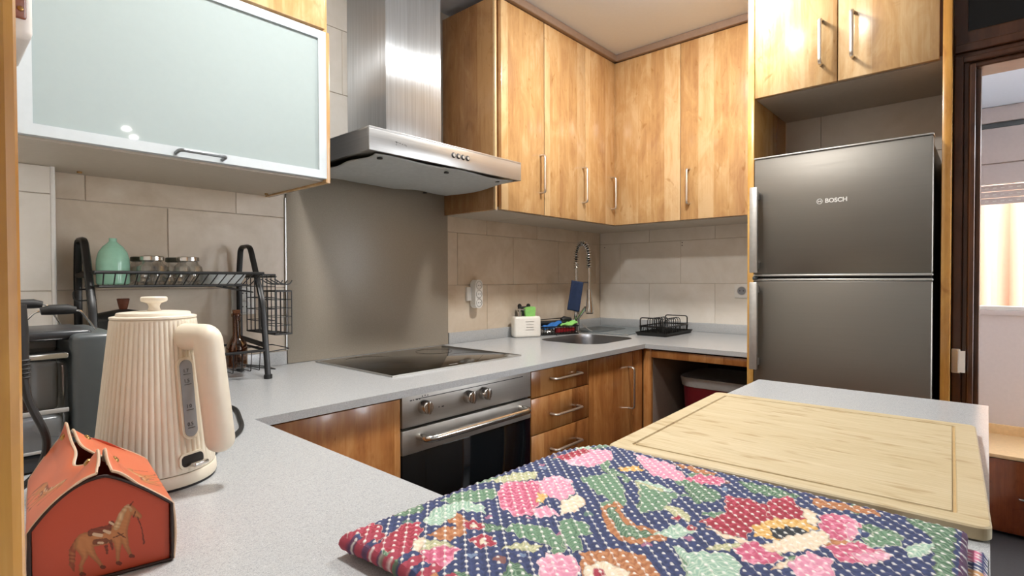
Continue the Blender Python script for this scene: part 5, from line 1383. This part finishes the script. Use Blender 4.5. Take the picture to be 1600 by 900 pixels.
for i in range(nu):
    for j in range(nvv):
        u, v_ = i / (nu - 1), j / (nvv - 1)
        p = fp(0.055, 0.296 - 0.165 * v_ - 0.012 * u) + Vector((0.66, -0.75, 0)) * (-0.058 + 0.066 * u - 0.022 * v_) + Vector((-0.4, -0.2, 0)) * (0.03 + 0.010 * math.sin(7 * u + 2 * v_))
        vs.append(p)
o = MB().add(vs, [(i * nvv + j, i * nvv + j + 1, (i + 1) * nvv + j + 1, (i + 1) * nvv + j) for i in range(nu - 1) for j in range(nvv - 1)]).build('hanging_cloth', M['navy'], ang=80)
md = o.modifiers.new('thickness', 'SOLIDIFY'); md.thickness = 0.006
tag(o, 'navy blue cloth hanging over the arm of the tap', 'cloth')

# grey sheets standing in for reflected shade on the worktop; drain tray
tag(rloft([(2.735, 1.64, 0.44, 0.40, 0.02, 0.9005), (2.735, 1.64, 0.444, 0.404, 0.02, 0.9025), (2.735, 1.64, 0.44, 0.40, 0.02, 0.9045)]).build('shade_sheet', M['mat']), 'grey sheet standing in for the shade in the counter corner behind the tap', 'mat')
tag(rloft([(2.68, 1.71, 0.30, 0.20, 0.015, 0.905), (2.68, 1.71, 0.304, 0.204, 0.015, 0.9065), (2.68, 1.71, 0.30, 0.20, 0.015, 0.908)]).build('dark_shade_sheet', M['shade_dark']), 'darker grey sheet standing in for the deeper shade behind the tap', 'cloth')
dt = thing('drain_tray', (2.73, 1.32, 0.900), 'black plastic drain tray with a low wire plate rack on the right worktop', 'drain tray')
rloft([(2.735, 1.318, 0.320, 0.165, 0.012, 0.900), (2.735, 1.318, 0.340, 0.185, 0.015, 0.918), (2.735, 1.318, 0.332, 0.177, 0.012, 0.918), (2.735, 1.318, 0.320, 0.165, 0.012, 0.905)]).build('tray', M['rubber'], dt)
wr = MB()
wr.tube(arcpath([(2.59, 1.245, 0.948), (2.88, 1.245, 0.948), (2.88, 1.395, 0.948), (2.59, 1.395, 0.948), (2.59, 1.2451, 0.948)], 0.015, 4), 0.0042, 6)
for x, y in ((2.60, 1.25), (2.87, 1.25), (2.60, 1.39), (2.87, 1.39)): wr.tube([(x, y, 0.906), (x, y, 0.948)], 0.003, 6)
wf_ = wr.build('wire_frame', M['black'], dt)
for x in (2.585, 2.885):
    MB().tube(arcpath([(x, 1.255, 0.930), (x, 1.255, 0.994), (x, 1.385, 0.994), (x, 1.385, 0.930)], 0.014, 5), 0.0034, 6).build('end_handle', M['black'], wf_)
for k in range(7):
    x = 2.645 + 0.027 * k
    for y0_, y1_ in ((1.262, 1.300), (1.335, 1.373)):
        MB().tube(arcpath([(x, y0_, 0.912), (x, y0_, 0.988), (x, y1_, 0.988), (x, y1_, 0.912)], 0.017, 5), 0.0023, 6).build('plate_loop', M['black'], wf_)
wl = MB()
for k in range(16):
    x = 2.60 + 0.018 * k
    wl.tube(arcpath([(x, 1.245, 0.948), (x, 1.250, 0.909), (x, 1.39, 0.909), (x, 1.395, 0.948)], 0.006, 2), 0.0018, 5)
wl.build('floor_wires', M['black'], wf_)['kind'] = 'stuff'

# ---------------------------------------------------------------- gallery chest
gc = thing('low_chest', (3.57, -0.4, 0.0), 'low reddish brown chest with a pale top under the gallery window', 'chest')
MB().box(3.372, 3.785, -1.0, 0.08, 0.06, 0.362).build('body', M['mahogany'], gc)
MB().box(3.40, 3.785, -1.0, 0.07, 0.0, 0.06).build('plinth', M['dark'], gc)
MB().box(3.345, 3.785, -1.01, 0.085, 0.362, 0.380, 0.004).build('top', M['edge'], gc)
d = MB().box(3.352, 3.371, -0.995, 0.078, 0.02, 0.358, 0.002).build('drawer', M['mahogany'], gc)
MB().tube(arcpath([(3.352, -0.118, 0.193), (3.325, -0.118, 0.193), (3.325, -0.24, 0.193), (3.352, -0.24, 0.193)], 0.012, 4), 0.005, 8).build('handle', M['chrome'], d)
